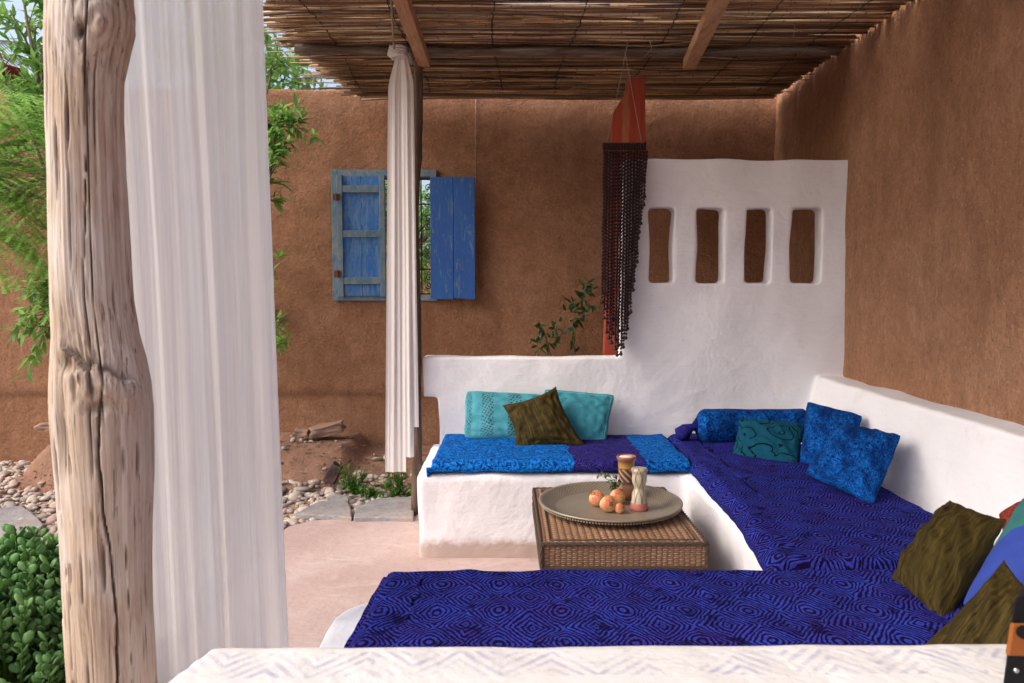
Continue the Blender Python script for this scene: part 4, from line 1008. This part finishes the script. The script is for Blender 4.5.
for q in range(5):
    mb.tube([kp + Vector((.045 * math.cos(a_ * .7 + q), -.02 + .03 * math.sin(a_ * .7 + q), .012 * q - .03 + .004 * math.sin(a_))) for a_ in range(10)], .012, 8, jit=.1)
mb.tube([kp + Vector((-.02, 0, 0)), kp + Vector((-.05, -.01, .03)), kp + Vector((-.06, -.01, -.02)), kp + Vector((-.035, 0, -.05))], [.014, .018, .014, .006], 8)
mb.build('knot', M['curtain2'], rc)
mb = MB(); kt = at(391, 0, 4.3); mb.tube([kp + Vector((-.03, 0, 0)), (kt.x, 4.3, 3.1)], .006, 6); mb.tube([kp + Vector((.02, 0, .02)), kp + Vector((.06, .02, .0)), kp + Vector((.07, .06, -.06))], .016, 6, jit=.2)
mb.build('cord', M['rope'], rc)

# ================================================================== WINDOW
win = empty('window', ((WX0 + WX1) / 2, W0, WZ0), 'blue shuttered window with iron scroll grille in the brown wall', 'window')
fx0, fx1 = at(332, 200, W0).x, at(437, 200, W0).x; fz1, fz0 = at(380, 170, W0).z, at(380, 301, W0).z
yf = W0 - .012; mb = MB(); t_ = .055
mb.box(fx0, fx0 + t_, yf - .02, yf + .10, fz0, fz1); mb.box(fx1 - t_, fx1, yf - .02, yf + .10, fz0, fz1)
mb.box(fx0 + t_, fx1 - t_, yf - .018, yf + .10, fz1 - .06, fz1 - .002); mb.box(fx0 + t_, fx1 - t_, yf - .018, yf + .10, fz0 + .002, fz0 + .055)
bevel(mb.build('frame', M['bluegrey'], win, smooth=False), .004)
# left leaf, closed, seen from its framed side
lx0, lx1 = at(337, 200, yf - .05).x, at(385, 200, yf - .05).x; lz1, lz0 = at(360, 175, yf - .05).z, at(360, 297, yf - .05).z
sh = empty('shutter', (0, 0, 0), None, None); sh.parent = win; sh.location = Vector((lx0, yf - .03, lz0)) - win.location
def wp(mb, name, mat_, par, smooth=False):
    me_o = mb.build(name, mat_, None, smooth); me_o.parent = par
    off = par.location + (par.parent.location if par.parent else Vector()); me_o.data.transform(Matrix.Translation(-off)); return me_o
bpy.data.objects.remove(sh)
mb = MB(); yl = yf - .045
st = .048
mb.box(lx0, lx0 + st, yl - .02, yl + .02, lz0, lz1, 0); mb.box(lx1 - st, lx1, yl - .02, yl + .02, lz0, lz1, 0)
for zc in (lz0 + .14, (lz0 + lz1) / 2 + .02, lz1 - .12): mb.box(lx0 + st, lx1 - st, yl - .017, yl + .017, zc - .03, zc + .03)
leaf1 = bevel(mb.build('shutter', M['bluegrey'], win, smooth=False), .004)
mb = MB(); mid = (lx0 + lx1) / 2
mb.box(lx0 + .03, mid - .002, yl + .004, yl + .022, lz0 + .01, lz1 - .01); mb.box(mid + .002, lx1 - .03, yl + .006, yl + .024, lz0 + .01, lz1 - .01)
def sub(mb, name, mat_, parent, smooth=False):
    o = mb.build(name, mat_, None, smooth); o.parent = parent
    off = Vector(parent.location); p = parent.parent
    while p: off += p.location; p = p.parent
    o.data.transform(Matrix.Translation(-off)); return o
bevel(sub(mb, 'plank_panel', M['bluepale'], leaf1), .002)
for zc in (lz0 + .20, lz1 - .19):
    mb = MB(); mb.box(lx0 - .03, lx0 + .03, yl - .026, yl - .021, zc - .028, zc + .028); mb.tube([(lx0, yl - .027, zc - .032), (lx0, yl - .027, zc + .032)], .007, 8); sub(mb, 'hinge', M['rust'], leaf1)
# right leaf, folded back against the wall
rx0, rx1 = at(430, 200, W0 - .09).x, at(475, 200, W0 - .12).x; rz1, rz0 = at(450, 177, W0 - .1).z, at(450, 299, W0 - .1).z
mb = MB(); k_ = (rx1 - rx0) / 3
ws = [0, .52, 1.0]; tops = [0, -.004]
for q in range(2):
    a0 = rx0 + (rx1 - rx0) * ws[q] + .0015; a1 = rx0 + (rx1 - rx0) * ws[q + 1] - .0015; y0_ = W0 - .085 - .03 * ws[q]; y1_ = W0 - .085 - .03 * ws[q + 1]
    mb.hexa([(a0, y0_ - .014, rz0 + .006 * q), (a1, y1_ - .014, rz0 - .004), (a1, y1_ + .012, rz0 - .004), (a0, y0_ + .012, rz0 + .006 * q),
             (a0, y0_ - .014, rz1 + tops[q]), (a1, y1_ - .014, rz1 + tops[q]), (a1, y1_ + .012, rz1 + tops[q]), (a0, y0_ + .012, rz1 + tops[q])])
leaf2 = bevel(mb.build('shutter', M['blue'], win, smooth=False), .003)
mb = MB()
for zc in (rz0 + .15, rz1 - .15): mb.box(rx0 + .02, rx1 - .03, W0 - .075, W0 - .055, zc - .03, zc + .03)
sub(mb, 'batten', M['bluegrey'], leaf2)
# grille
mb = MB(); gy = W0 + .13; gx0, gx1, gz0, gz1 = fx0 + .03, fx1 - .03, fz0 + .04, fz1 - .04
nb = 7
for q in range(nb + 1):
    x = gx0 + (gx1 - gx0) * q / nb; mb.tube([(x, gy, gz0), (x, gy, gz1)], .006, 6)
for z in (gz0 + .02, gz0 + .24, gz1 - .24, gz1 - .02): mb.tube([(gx0, gy, z), (gx1, gy, z)], .006, 6)
for q in range(nb):
    xc = gx0 + (gx1 - gx0) * (q + .5) / nb
    for z in (gz0 + .13, gz1 - .13, gz0 + .40, gz1 - .40):
        for sg in (1, -1):
            mb.tube([(xc + sg * .03 * (1 - a_ / 16) * math.cos(a_ * .62), gy - .004, z + sg * .035 + sg * .034 * (1 - a_ / 16) * math.sin(a_ * .62)) for a_ in range(15)], .0042, 5)
mb.build('grille', M['iron'], win)
# thin cable down the wall
mb = MB(); cxx = at(475.5, 150, W0 - .02)
mb.tube([(cxx.x + .003, W0 - .012, 3.2), (cxx.x, W0 - .012, 2.6), (cxx.x - .004, W0 - .012, 2.0), (cxx.x - .002, W0 - .013, 1.38)], .0035, 6)
thing(mb, 'cable', plain('pale_cable', (.32, .20, .14), .7), 'thin pale cable running down the brown wall beside the right shutter', 'cable')

# ================================================================== STONES ON THE BANK, BLACK CASE
bz = .27
def rock(pts, t, m, name, label, cat, rot=(0, 0, 0)): pass
def lump(c, sx, sy, sz, m, name, label, cat, seed, yaw=0, tilt=0):
    mb = MB(); b2 = bmesh.new(); bmesh.ops.create_icosphere(b2, subdivisions=4, radius=1)
    vs = []
    rot = Matrix.Rotation(yaw, 3, 'Z') @ Matrix.Rotation(tilt, 3, 'Y')
    for v in b2.verts:
        p = v.co.copy(); q = Vector([max(-.8, min(.8, x * 1.25)) for x in p]) * (1 + .25 * noise.fractal(p * 1.6 + Vector((seed, 0, 0)), 1, 2, 3))
        vs.append(rot @ Vector((q.x * sx, q.y * sy, q.z * sz)) + Vector(c))
    mb.add(vs, [[v.index for v in f.verts] for f in b2.faces]); b2.free()
    return thing(mb, name, m, label, cat)
p = at(327, 430, 6.48); lump((p.x, 6.48, .325), .17, .11, .05, M['rubble'], 'stone', 'long flat brown stone lying on the earth bank under the window', 'stone', 2, .25, -.20)
p = at(302, 435, 6.46); lump((p.x, 6.46, .30), .075, .07, .03, M['rubble'], 'stone', 'small flat stone left of the long one on the earth bank', 'stone', 5)
p = at(335, 479, 5.8); lump((p.x, 5.74, .13), .05, .05, .09, M['purplestone'], 'stone', 'dark purple stone leaning on the slope of the earth bank', 'stone', 9, 0, .5)
p = at(45, 433, 6.2); lump((p.x, 6.25, .40), .09, .08, .03, M['rubble'], 'stone', 'flat stone on the earth mound left of the driftwood post', 'stone', 12)

cs = empty('black_case', (1.02, 1.31, .842), 'black case with an orange panel, standing on the white low wall at far right', 'case')
M['blackcase'] = plain('black_leatherette', (.006, .006, .008), .5, spec=.15, bumps=120)
M['orange'] = plain('orange_panel', (.22, .065, .012), .5)
yn = 1.285
TLc, BLc = at(1014, 598, yn), at(1003, 690, yn)
def qf(x, z): return x
mb = MB(); zt2 = TLc.z; 
mb.hexa([(BLc.x - .002, yn, .846), (1.30, yn, .846), (1.30, yn + .10, .846), (BLc.x + .085, yn + .10, .846), (TLc.x, yn, zt2), (1.30, yn, zt2), (1.30, yn + .10, zt2 - .01), (TLc.x + .085, yn + .10, zt2 - .01)])
bevel(mb.build('body', M['blackcase'], cs, smooth=False), .008, 3)
mb = MB(); a1, a2, a3, a4 = at(1012.5, 624, yn - .004), at(1007.5, 656, yn - .004), at(1130, 657, yn - .004), at(1130, 625, yn - .004)
mb.hexa([(a2.x, yn - .006, a2.z), (a3.x, yn - .006, a3.z), (a3.x, yn + .004, a3.z), (a2.x, yn + .004, a2.z), (a1.x, yn - .006, a1.z), (a4.x, yn - .006, a4.z), (a4.x, yn + .004, a4.z), (a1.x, yn + .004, a1.z)])
pn = bevel(mb.build('panel', M['orange'], cs, smooth=False), .003)
mb = MB(); c = at(1023, 632, yn - .008); mb.tube([(c.x, yn - .012, c.z), (c.x, yn - .001, c.z)], .011, 16); mb.tube([(c.x + .04, yn - .012, c.z), (c.x + .04, yn - .001, c.z)], .011, 16); sub(mb, 'handle_slot', M['blackcase'], pn)
mb = MB(); c = at(1017, 671, yn - .004); mb.tube([(c.x, yn - .004, c.z), (c.x, yn + .002, c.z)], .0042, 12); mb.build('screw', plain('steel', (.5, .5, .5), .3, .9), cs)

# ================================================================== PLANTS
def branch_path(p, q, sag=.1, n_=6, r=rnd):
    p, q = Vector(p), Vector(q); L = (q - p).length; off = rvec(r) * L * .08
    return [p.lerp(q, i / n_) + off * math.sin(math.pi * i / n_) + Vector((0, 0, sag * L * math.sin(math.pi * i / n_))) for i in range(n_ + 1)]
def lance_tree(name, base, fork, tips, m, label, cat, leafL=.10, leafW=.024, dens=26, twig=.35, seed=1, group=None, trunk_r=.04, ntw=9):
    r = random.Random(seed); root = empty(name, base, label, cat, group); tk = MB(); cr = MB()
    base, fork = Vector(base), Vector(fork)
    tk.tube(branch_path(base, fork, 0, 8, r), [trunk_r * (1 - .35 * i / 8) for i in range(9)], 10, jit=.06)
    for t_ in tips:
        t_ = Vector(t_); path = branch_path(fork, t_, .08, 8, r); tk.tube(path, [trunk_r * .45 * (1 - .8 * i / 8) + .002 for i in range(9)], 6)
        for q in range(ntw):
            s = r.uniform(.35, 1.0); i = min(7, int(s * 8)); p = path[i].lerp(path[i + 1], s * 8 - i)
            d = (rvec(r) + (t_ - fork).normalized() * .8 + Vector((0, 0, .2))).normalized(); L = twig * r.uniform(.5, 1.1)
            e = p + d * L; mid_ = p.lerp(e, .5) + Vector((0, 0, .03)); tk.tube([p, mid_, e], [.004, .003, .0015], 4)
            for k2 in range(dens):
                s2 = r.uniform(.15, 1.05); pp = p.lerp(mid_, s2 * 2) if s2 < .5 else mid_.lerp(e, (s2 - .5) * 2)
                ld = (d * .7 + rvec(r) * .9 + Vector((0, 0, -.15))).normalized(); leaf(cr, pp, ld, rvec(r) * .5 + Vector((0, 0, 1)), leafL * r.uniform(.6, 1.15), leafW * r.uniform(.8, 1.2))
    tk.build('trunk', M['bark'], root); cr.build('crown', m, root, smooth=False); return root
# leafy tree whose stem is behind the long curtain; sprays show either side of it
tp = [at(272, 70, 6.1), at(283, 125, 6.0), at(276, 165, 6.0), at(262, 110, 6.1), at(255, 60, 6.2), at(250, 20, 6.1), at(272, 235 + 40, 6.35), at(262, 320, 6.4), at(270, 345, 6.4), at(255, 365, 6.3), at(255, 250, 6.4)]
lance_tree('garden_tree', (at(215, 500, 6.2).x, 6.1, 0), at(215, 260, 6.1), tp[:6], M['leaf'], 'slender garden tree with narrow bright leaves right of the long curtain', 'tree', .125, .036, 20, .30, 4, trunk_r=.035, ntw=12)
lance_tree('climbing_shrub', (at(235, 490, 6.5).x, 6.45, 0), at(240, 400, 6.5), [at(272, 256, 6.6), at(268, 296, 6.6), at(282, 320, 6.55), at(280, 342, 6.5)], M['leaf'], 'small leaf tufts low against the wall beside the long curtain', 'shrub', .10, .028, 12, .13, 9, trunk_r=.015, ntw=4)
tpl = [at(10, 10, 5.6), at(35, 25, 5.6), at(50, -10, 5.6), at(20, -25, 5.5), at(-20, 5, 5.6), at(42, 45, 5.6), at(30, 85, 5.7), at(45, 105, 5.7), at(10, 110, 5.8), at(40, 75, 5.7), at(30, 330, 5.4), at(38, 350, 5.3), at(42, 305, 5.4)]
lance_tree('garden_tree', (at(85, 470, 5.6).x, 5.55, 0), at(85, 280, 5.6), tpl, M['leaf'], 'leafy tree behind the driftwood post, its sprays showing at the left edge', 'tree', .12, .032, 16, .30, 6, trunk_r=.04, ntw=8)
# feathery shrub
def frond(cr, tk, p, d, L, r, leaflet=.012, droop=.5):
    d = d.normalized(); side = d.cross(Vector((0, 0, 1))).normalized(); pts = []
    n_ = 18
    for i in range(n_ + 1):
        s = i / n_; pts.append(p + d * L * s + Vector((0, 0, -droop * L * s * s * .6)))
    tk.tube(pts, [.0025 * (1 - .7 * i / n_) for i in range(n_ + 1)], 4)
    for i in range(2, n_ + 1):
        s = i / n_; w_ = L * .30 * math.sin(math.pi * (s * .85 + .1)); t = (pts[i] - pts[i - 1]).normalized()
        for sg in (1, -1):
            e = pts[i] + (side * sg + t * .55).normalized() * w_ + Vector((0, 0, -.03 * L)); m_ = 11; ax = (e - pts[i]).normalized(); pr = ax.cross(Vector((0, 0, 1))).normalized()
            for k2 in range(1, m_ + 1):
                c = pts[i].lerp(e, k2 / m_)
                for s2 in (1, -1):
                    q = c + (pr * s2 + ax * .5).normalized() * leaflet + Vector((0, 0, r.uniform(-.003, .002))); w2 = ax * leaflet * .26
                    cr.add([c - w2, q, c + w2], [(0, 1, 2)])
fr_ = empty('feathery_shrub', (at(-60, 500, 5.0).x, 5.0, 0), 'feathery fern leaved shrub at the left edge below the leafy sprays', 'shrub')
cr, tk = MB(), MB(); rr_ = random.Random(12); fx = at(-70, 200, 5.0)
tk.tube(branch_path((at(-60, 500, 5.0).x, 5.0, 0), fx, 0), [.03, .028, .026, .024, .02, .018, .014], 8)
for q in range(64):
    st_ = Vector((fx.x + rr_.uniform(-.1, .25), fx.y + rr_.uniform(-.3, .3), fx.z + rr_.uniform(-.35, .70))); tgt = at(rr_.uniform(0, 75), rr_.uniform(70, 262), 5.0 + rr_.uniform(-.3, .3))
    if q % 5 == 0: tk.tube([Vector((fx.x, fx.y, fx.z - .4)), st_], [.008, .003], 5)
    frond(cr, tk, st_, tgt - st_, (tgt - st_).length * rr_.uniform(.8, 1.05) + .1, rr_, .021, rr_.uniform(.1, .5))
bpth = [at(-30, 205, 4.9), at(5, 190, 4.9), at(30, 182, 4.95), at(70, 172, 5.0)]; tk.tube(bpth, [.012, .010, .009, .006], 6)
tk.build('trunk', M['bark'], fr_); cr.build('crown', M['fern'], fr_, smooth=False)
# trees beyond the wall
r4 = random.Random(31)
def far_tree(x, y, h, rad, label, seed, m='leaf', nl=5200, lsz=.13):
    r = random.Random(seed); root = empty('garden_tree', (x, y, 0), label, 'tree', 'trees beyond the wall'); tk, cr = MB(), MB()
    tk.tube(branch_path((x, y, 0), (x, y, h * .6), 0), [.12, .11, .10, .09, .085, .08, .07], 8)
    cl = []
    for q in range(26):
        d = rvec(r); c = Vector((x, y, h * .72)) + Vector((d.x * rad, d.y * rad, d.z * h * .28)) * r.uniform(.4, 1); cl.append(c)
        tk.tube(branch_path((x, y, h * .55), c, .05, 4, r), [.04, .03, .02, .012, .006], 5)
    for q in range(nl):
        c = r.choice(cl) + Vector((r.gauss(0, 1), r.gauss(0, 1), r.gauss(0, .8))) * rad * .17
        leaf(cr, c, rvec(r) + Vector((0, 0, -.2)), rvec(r) + Vector((0, 0, .8)), lsz * r.uniform(.6, 1.2), lsz * .3)
    tk.build('trunk', M['bark'], root); cr.build('crown', M[m], root, smooth=False)
far_tree(-3.1, 8.6, 4.5, 1.0, 'green tree top showing over the wall between curtain and reed roof', 1)
far_tree(-1.25, 9.4, 3.3, .75, 'green bush seen through the window grille', 2, nl=4200, lsz=.09)
far_tree(-6.6, 9.3, 4.0, 1.0, 'green tree top above the wall at the far left edge', 3)
# palm frond tips beyond the wall at left
pr = empty('palm_tree', (-7.6, 10.0, 0), 'grey green palm with drooping fronds beyond the wall at the left edge', 'palm tree')
tk, cr = MB(), MB(); top = Vector((-7.6, 10.0, 4.4)); tk.tube([(-7.6, 10, 0), (-7.55, 10, 2.2), top], [.2, .17, .16], 12, jit=.1)
for q in range(18):
    a_ = q * 2 * math.pi / 18 + .2; d = Vector((math.cos(a_), math.sin(a_), .35 + .35 * math.sin(q * 2.1))).normalized(); L = 2.2; side = d.cross(Vector((0, 0, 1))).normalized()
    pts = [top + d * L * i / 12 + Vector((0, 0, -.9 * (i / 12) ** 2)) for i in range(13)]; tk.tube(pts, [.015 * (1 - i / 14) for i in range(13)], 4)
    for i in range(1, 49):
        s = i / 49 * 12; k2 = int(s); p = pts[k2].lerp(pts[k2 + 1], s - k2); t = (pts[k2 + 1] - pts[k2]).normalized()
        for sg in (1, -1): leaf(cr, p, side * sg + t * .8 + Vector((0, 0, -.25)), Vector((0, 0, 1)), .34, .022)
tk.build('trunk', M['bark'], pr); cr.build('crown', M['palm'], pr, smooth=False)
# low pinkish wall far beyond, seen through the grille
mb = MB(); mb.box(-12, 9, 14, 14.3, -.1, 1.95); tag(centre(plaster('garden_wall', mb, .12, 2, .02, 1, M['adobe'])), 'distant pale garden wall glimpsed through the window grille', 'wall')

# rounded shrub in the lower left corner
sb = empty('succulent_shrub', (-1.62, 2.45, 0), 'dense green shrub of small thick round leaves in the lower left corner', 'shrub')
tk, cr = MB(), MB(); r5 = random.Random(77)
def fat_leaf(p, d, sz):
    d = d.normalized(); u = d.orthogonal().normalized(); u = (Matrix.Rotation(r5.uniform(0, 6.28), 3, d) @ u); v = d.cross(u)
    k2 = 6; vs = [p]; 
    for (s, w_) in ((.3, .62), (.62, .9), (.88, .55)):
        for a_ in range(k2):
            an = 2 * math.pi * a_ / k2; vs.append(p + d * sz * s + u * math.cos(an) * sz * .36 * w_ + v * math.sin(an) * sz * .13 * w_)
    vs.append(p + d * sz); fs = []
    for a_ in range(k2):
        b2 = (a_ + 1) % k2; fs.append((0, 1 + b2, 1 + a_))
        for l_ in (0, 1): fs.append((1 + l_ * k2 + a_, 1 + l_ * k2 + b2, 1 + (l_ + 1) * k2 + b2, 1 + (l_ + 1) * k2 + a_))
        fs.append((1 + 2 * k2 + a_, 1 + 2 * k2 + b2, 1 + 3 * k2))
    cr.add(vs, fs)
for q in range(430):
    a_ = r5.uniform(0, 6.28); rho = r5.random() ** .5; ex, ey = .46, .48
    hx, hy = math.cos(a_) * rho, math.sin(a_) * rho
    hgt = .68 * math.sqrt(max(.04, 1 - rho ** 2.6)) * r5.uniform(.86, 1.08)
    e = Vector((-1.62 + hx * ex, 2.45 + hy * ey, hgt)); d = Vector((hx * .5, hy * .5, 1)).normalized(); st_ = e - d * r5.uniform(.14, .24)
    tk.tube([st_ - d * .12, st_, e], [.004, .004, .0025], 5)
    for k2 in range(18):
        s = k2 / 17; an = k2 * 2.4; p = st_.lerp(e, s); o_ = Vector((math.cos(an), math.sin(an), .75 + .5 * s)); fat_leaf(p, o_, r5.uniform(.024, .048))
tk.tube([(-1.62, 2.45, 0), (-1.62, 2.45, .5)], [.05, .03], 8)
for q in range(14):
    a_ = q * .45; tk.tube([(-1.62, 2.45, .05), (-1.62 + .2 * math.cos(a_), 2.45 + .2 * math.sin(a_), .35), (-1.62 + .3 * math.cos(a_), 2.45 + .3 * math.sin(a_), .55)], [.015, .012, .006], 6)
tk.build('stems', M['weed'], sb); cr.build('foliage', M['succ'], sb, smooth=True)
# weeds at the foot of the bank
def weed(px, py, Y, hgt, wd, label, seed, nst=16, m='weed', L=.035):
    r = random.Random(seed); b = at(px, py, Y); z0 = max(.0, bank_h(b.x, Y)) - .01; root = empty('weed', (b.x, Y, z0), label, 'plant', None); tk, cr = MB(), MB()
    for q in range(nst):
        e = Vector((b.x + r.gauss(0, wd), Y + r.gauss(0, wd * .5), z0 + hgt * r.uniform(.4, 1.05))); s0 = Vector((b.x + r.gauss(0, wd * .4), Y + r.gauss(0, .02), z0)); tk.tube([s0, s0.lerp(e, .5) + Vector((0, 0, .02)), e], [.003, .0025, .001], 4)
        for k2 in range(16):
            leaf(cr, s0.lerp(e, r.uniform(.1, 1)), rvec(r) + Vector((0, 0, .3)), Vector((0, 0, 1)) + rvec(r) * .4, L * r.uniform(.6, 1.3), L * .4)
    tk.build('stems', M['weed'], root); cr.build('leaves', M[m], root, smooth=False)
weed(357, 497, 5.60, .24, .07, 'bright green weed tuft on the bank right of the purple stone', 1, 26)
weed(370, 500, 5.55, .09, .06, 'low yellowish weed patch in the gravel between the two tufts', 4, 14)
weed(398, 500, 5.55, .26, .09, 'leafy green weed under the hem of the narrow curtain', 2, 26)
# vine at the base of the dark wall, behind the low backrest
vn = empty('climbing_plant', (at(548, 352, 6.5).x, 6.5, 0), 'thin dark green climber against the brown wall behind the low white backrest', 'plant')
tk, cr = MB(), MB(); r6 = random.Random(8)
for path in ([(548, 430), (548, 345), (560, 318), (575, 300), (592, 288)], [(552, 360), (545, 335), (540, 322)], [(552, 345), (566, 330), (585, 312), (596, 305)], [(535, 400), (538, 350), (536, 335)], [(575, 360), (572, 320), (583, 295), (588, 280)]):
    pts = [at(a_, b2, 6.55) for a_, b2 in path]; pts[0].z = min(pts[0].z, .6) if path[0][1] > 400 else pts[0].z; tk.tube(pts, [.006 - .001 * i for i in range(len(pts))], 5)
    for i in range(1, len(pts)):
        for q in range(11):
            leaf(cr, pts[i - 1].lerp(pts[i], r6.random()), rvec(r6) + Vector((0, -.3, -.1)), rvec(r6) * .5 + Vector((0, -.6, .6)), r6.uniform(.06, .11), .028)
tk.tube([(vn.location.x, 6.5, 0), at(548, 430, 6.55)], [.01, .006], 6)
tk.build('stems', M['bark'], vn); cr.build('leaves', M['darkleaf'], vn, smooth=False)

# red parasol whose tip shows at the left edge
ps = empty('parasol', (at(22, 70, 8.6).x - 1.35, 8.6, 0), 'red garden parasol of which only the tip shows at the left edge', 'parasol')
tipx = at(23, 69, 8.6); mb = MB(); cxp = Vector((ps.location.x, 8.6, tipx.z + .42)); rim = []
RR = tipx.x - cxp.x
for q in range(8):
    a_ = q * math.pi / 4; rim.append(Vector((cxp.x + RR * math.cos(a_), 8.6 + RR * math.sin(a_), tipx.z)))
low = [p + Vector((0, 0, -.02)) for p in rim]
mb.add([cxp] + rim, [(0, i + 1, (i + 1) % 8 + 1) for i in range(8)]); o = mb.build('canopy', M['awning'], ps, smooth=False)
o.modifiers.new('t', 'SOLIDIFY').thickness = .008
mb = MB(); mb.tube([(cxp.x, 8.6, 0), (cxp.x, 8.6, cxp.z)], .022, 10); mb.build('pole', M['timber'], ps)
for q in range(8):
    mb = MB(); mb.tube([cxp + Vector((0, 0, -.03)), rim[q] + Vector((0, 0, -.012))], .008, 5); mb.build('rib', M['timber'], ps)
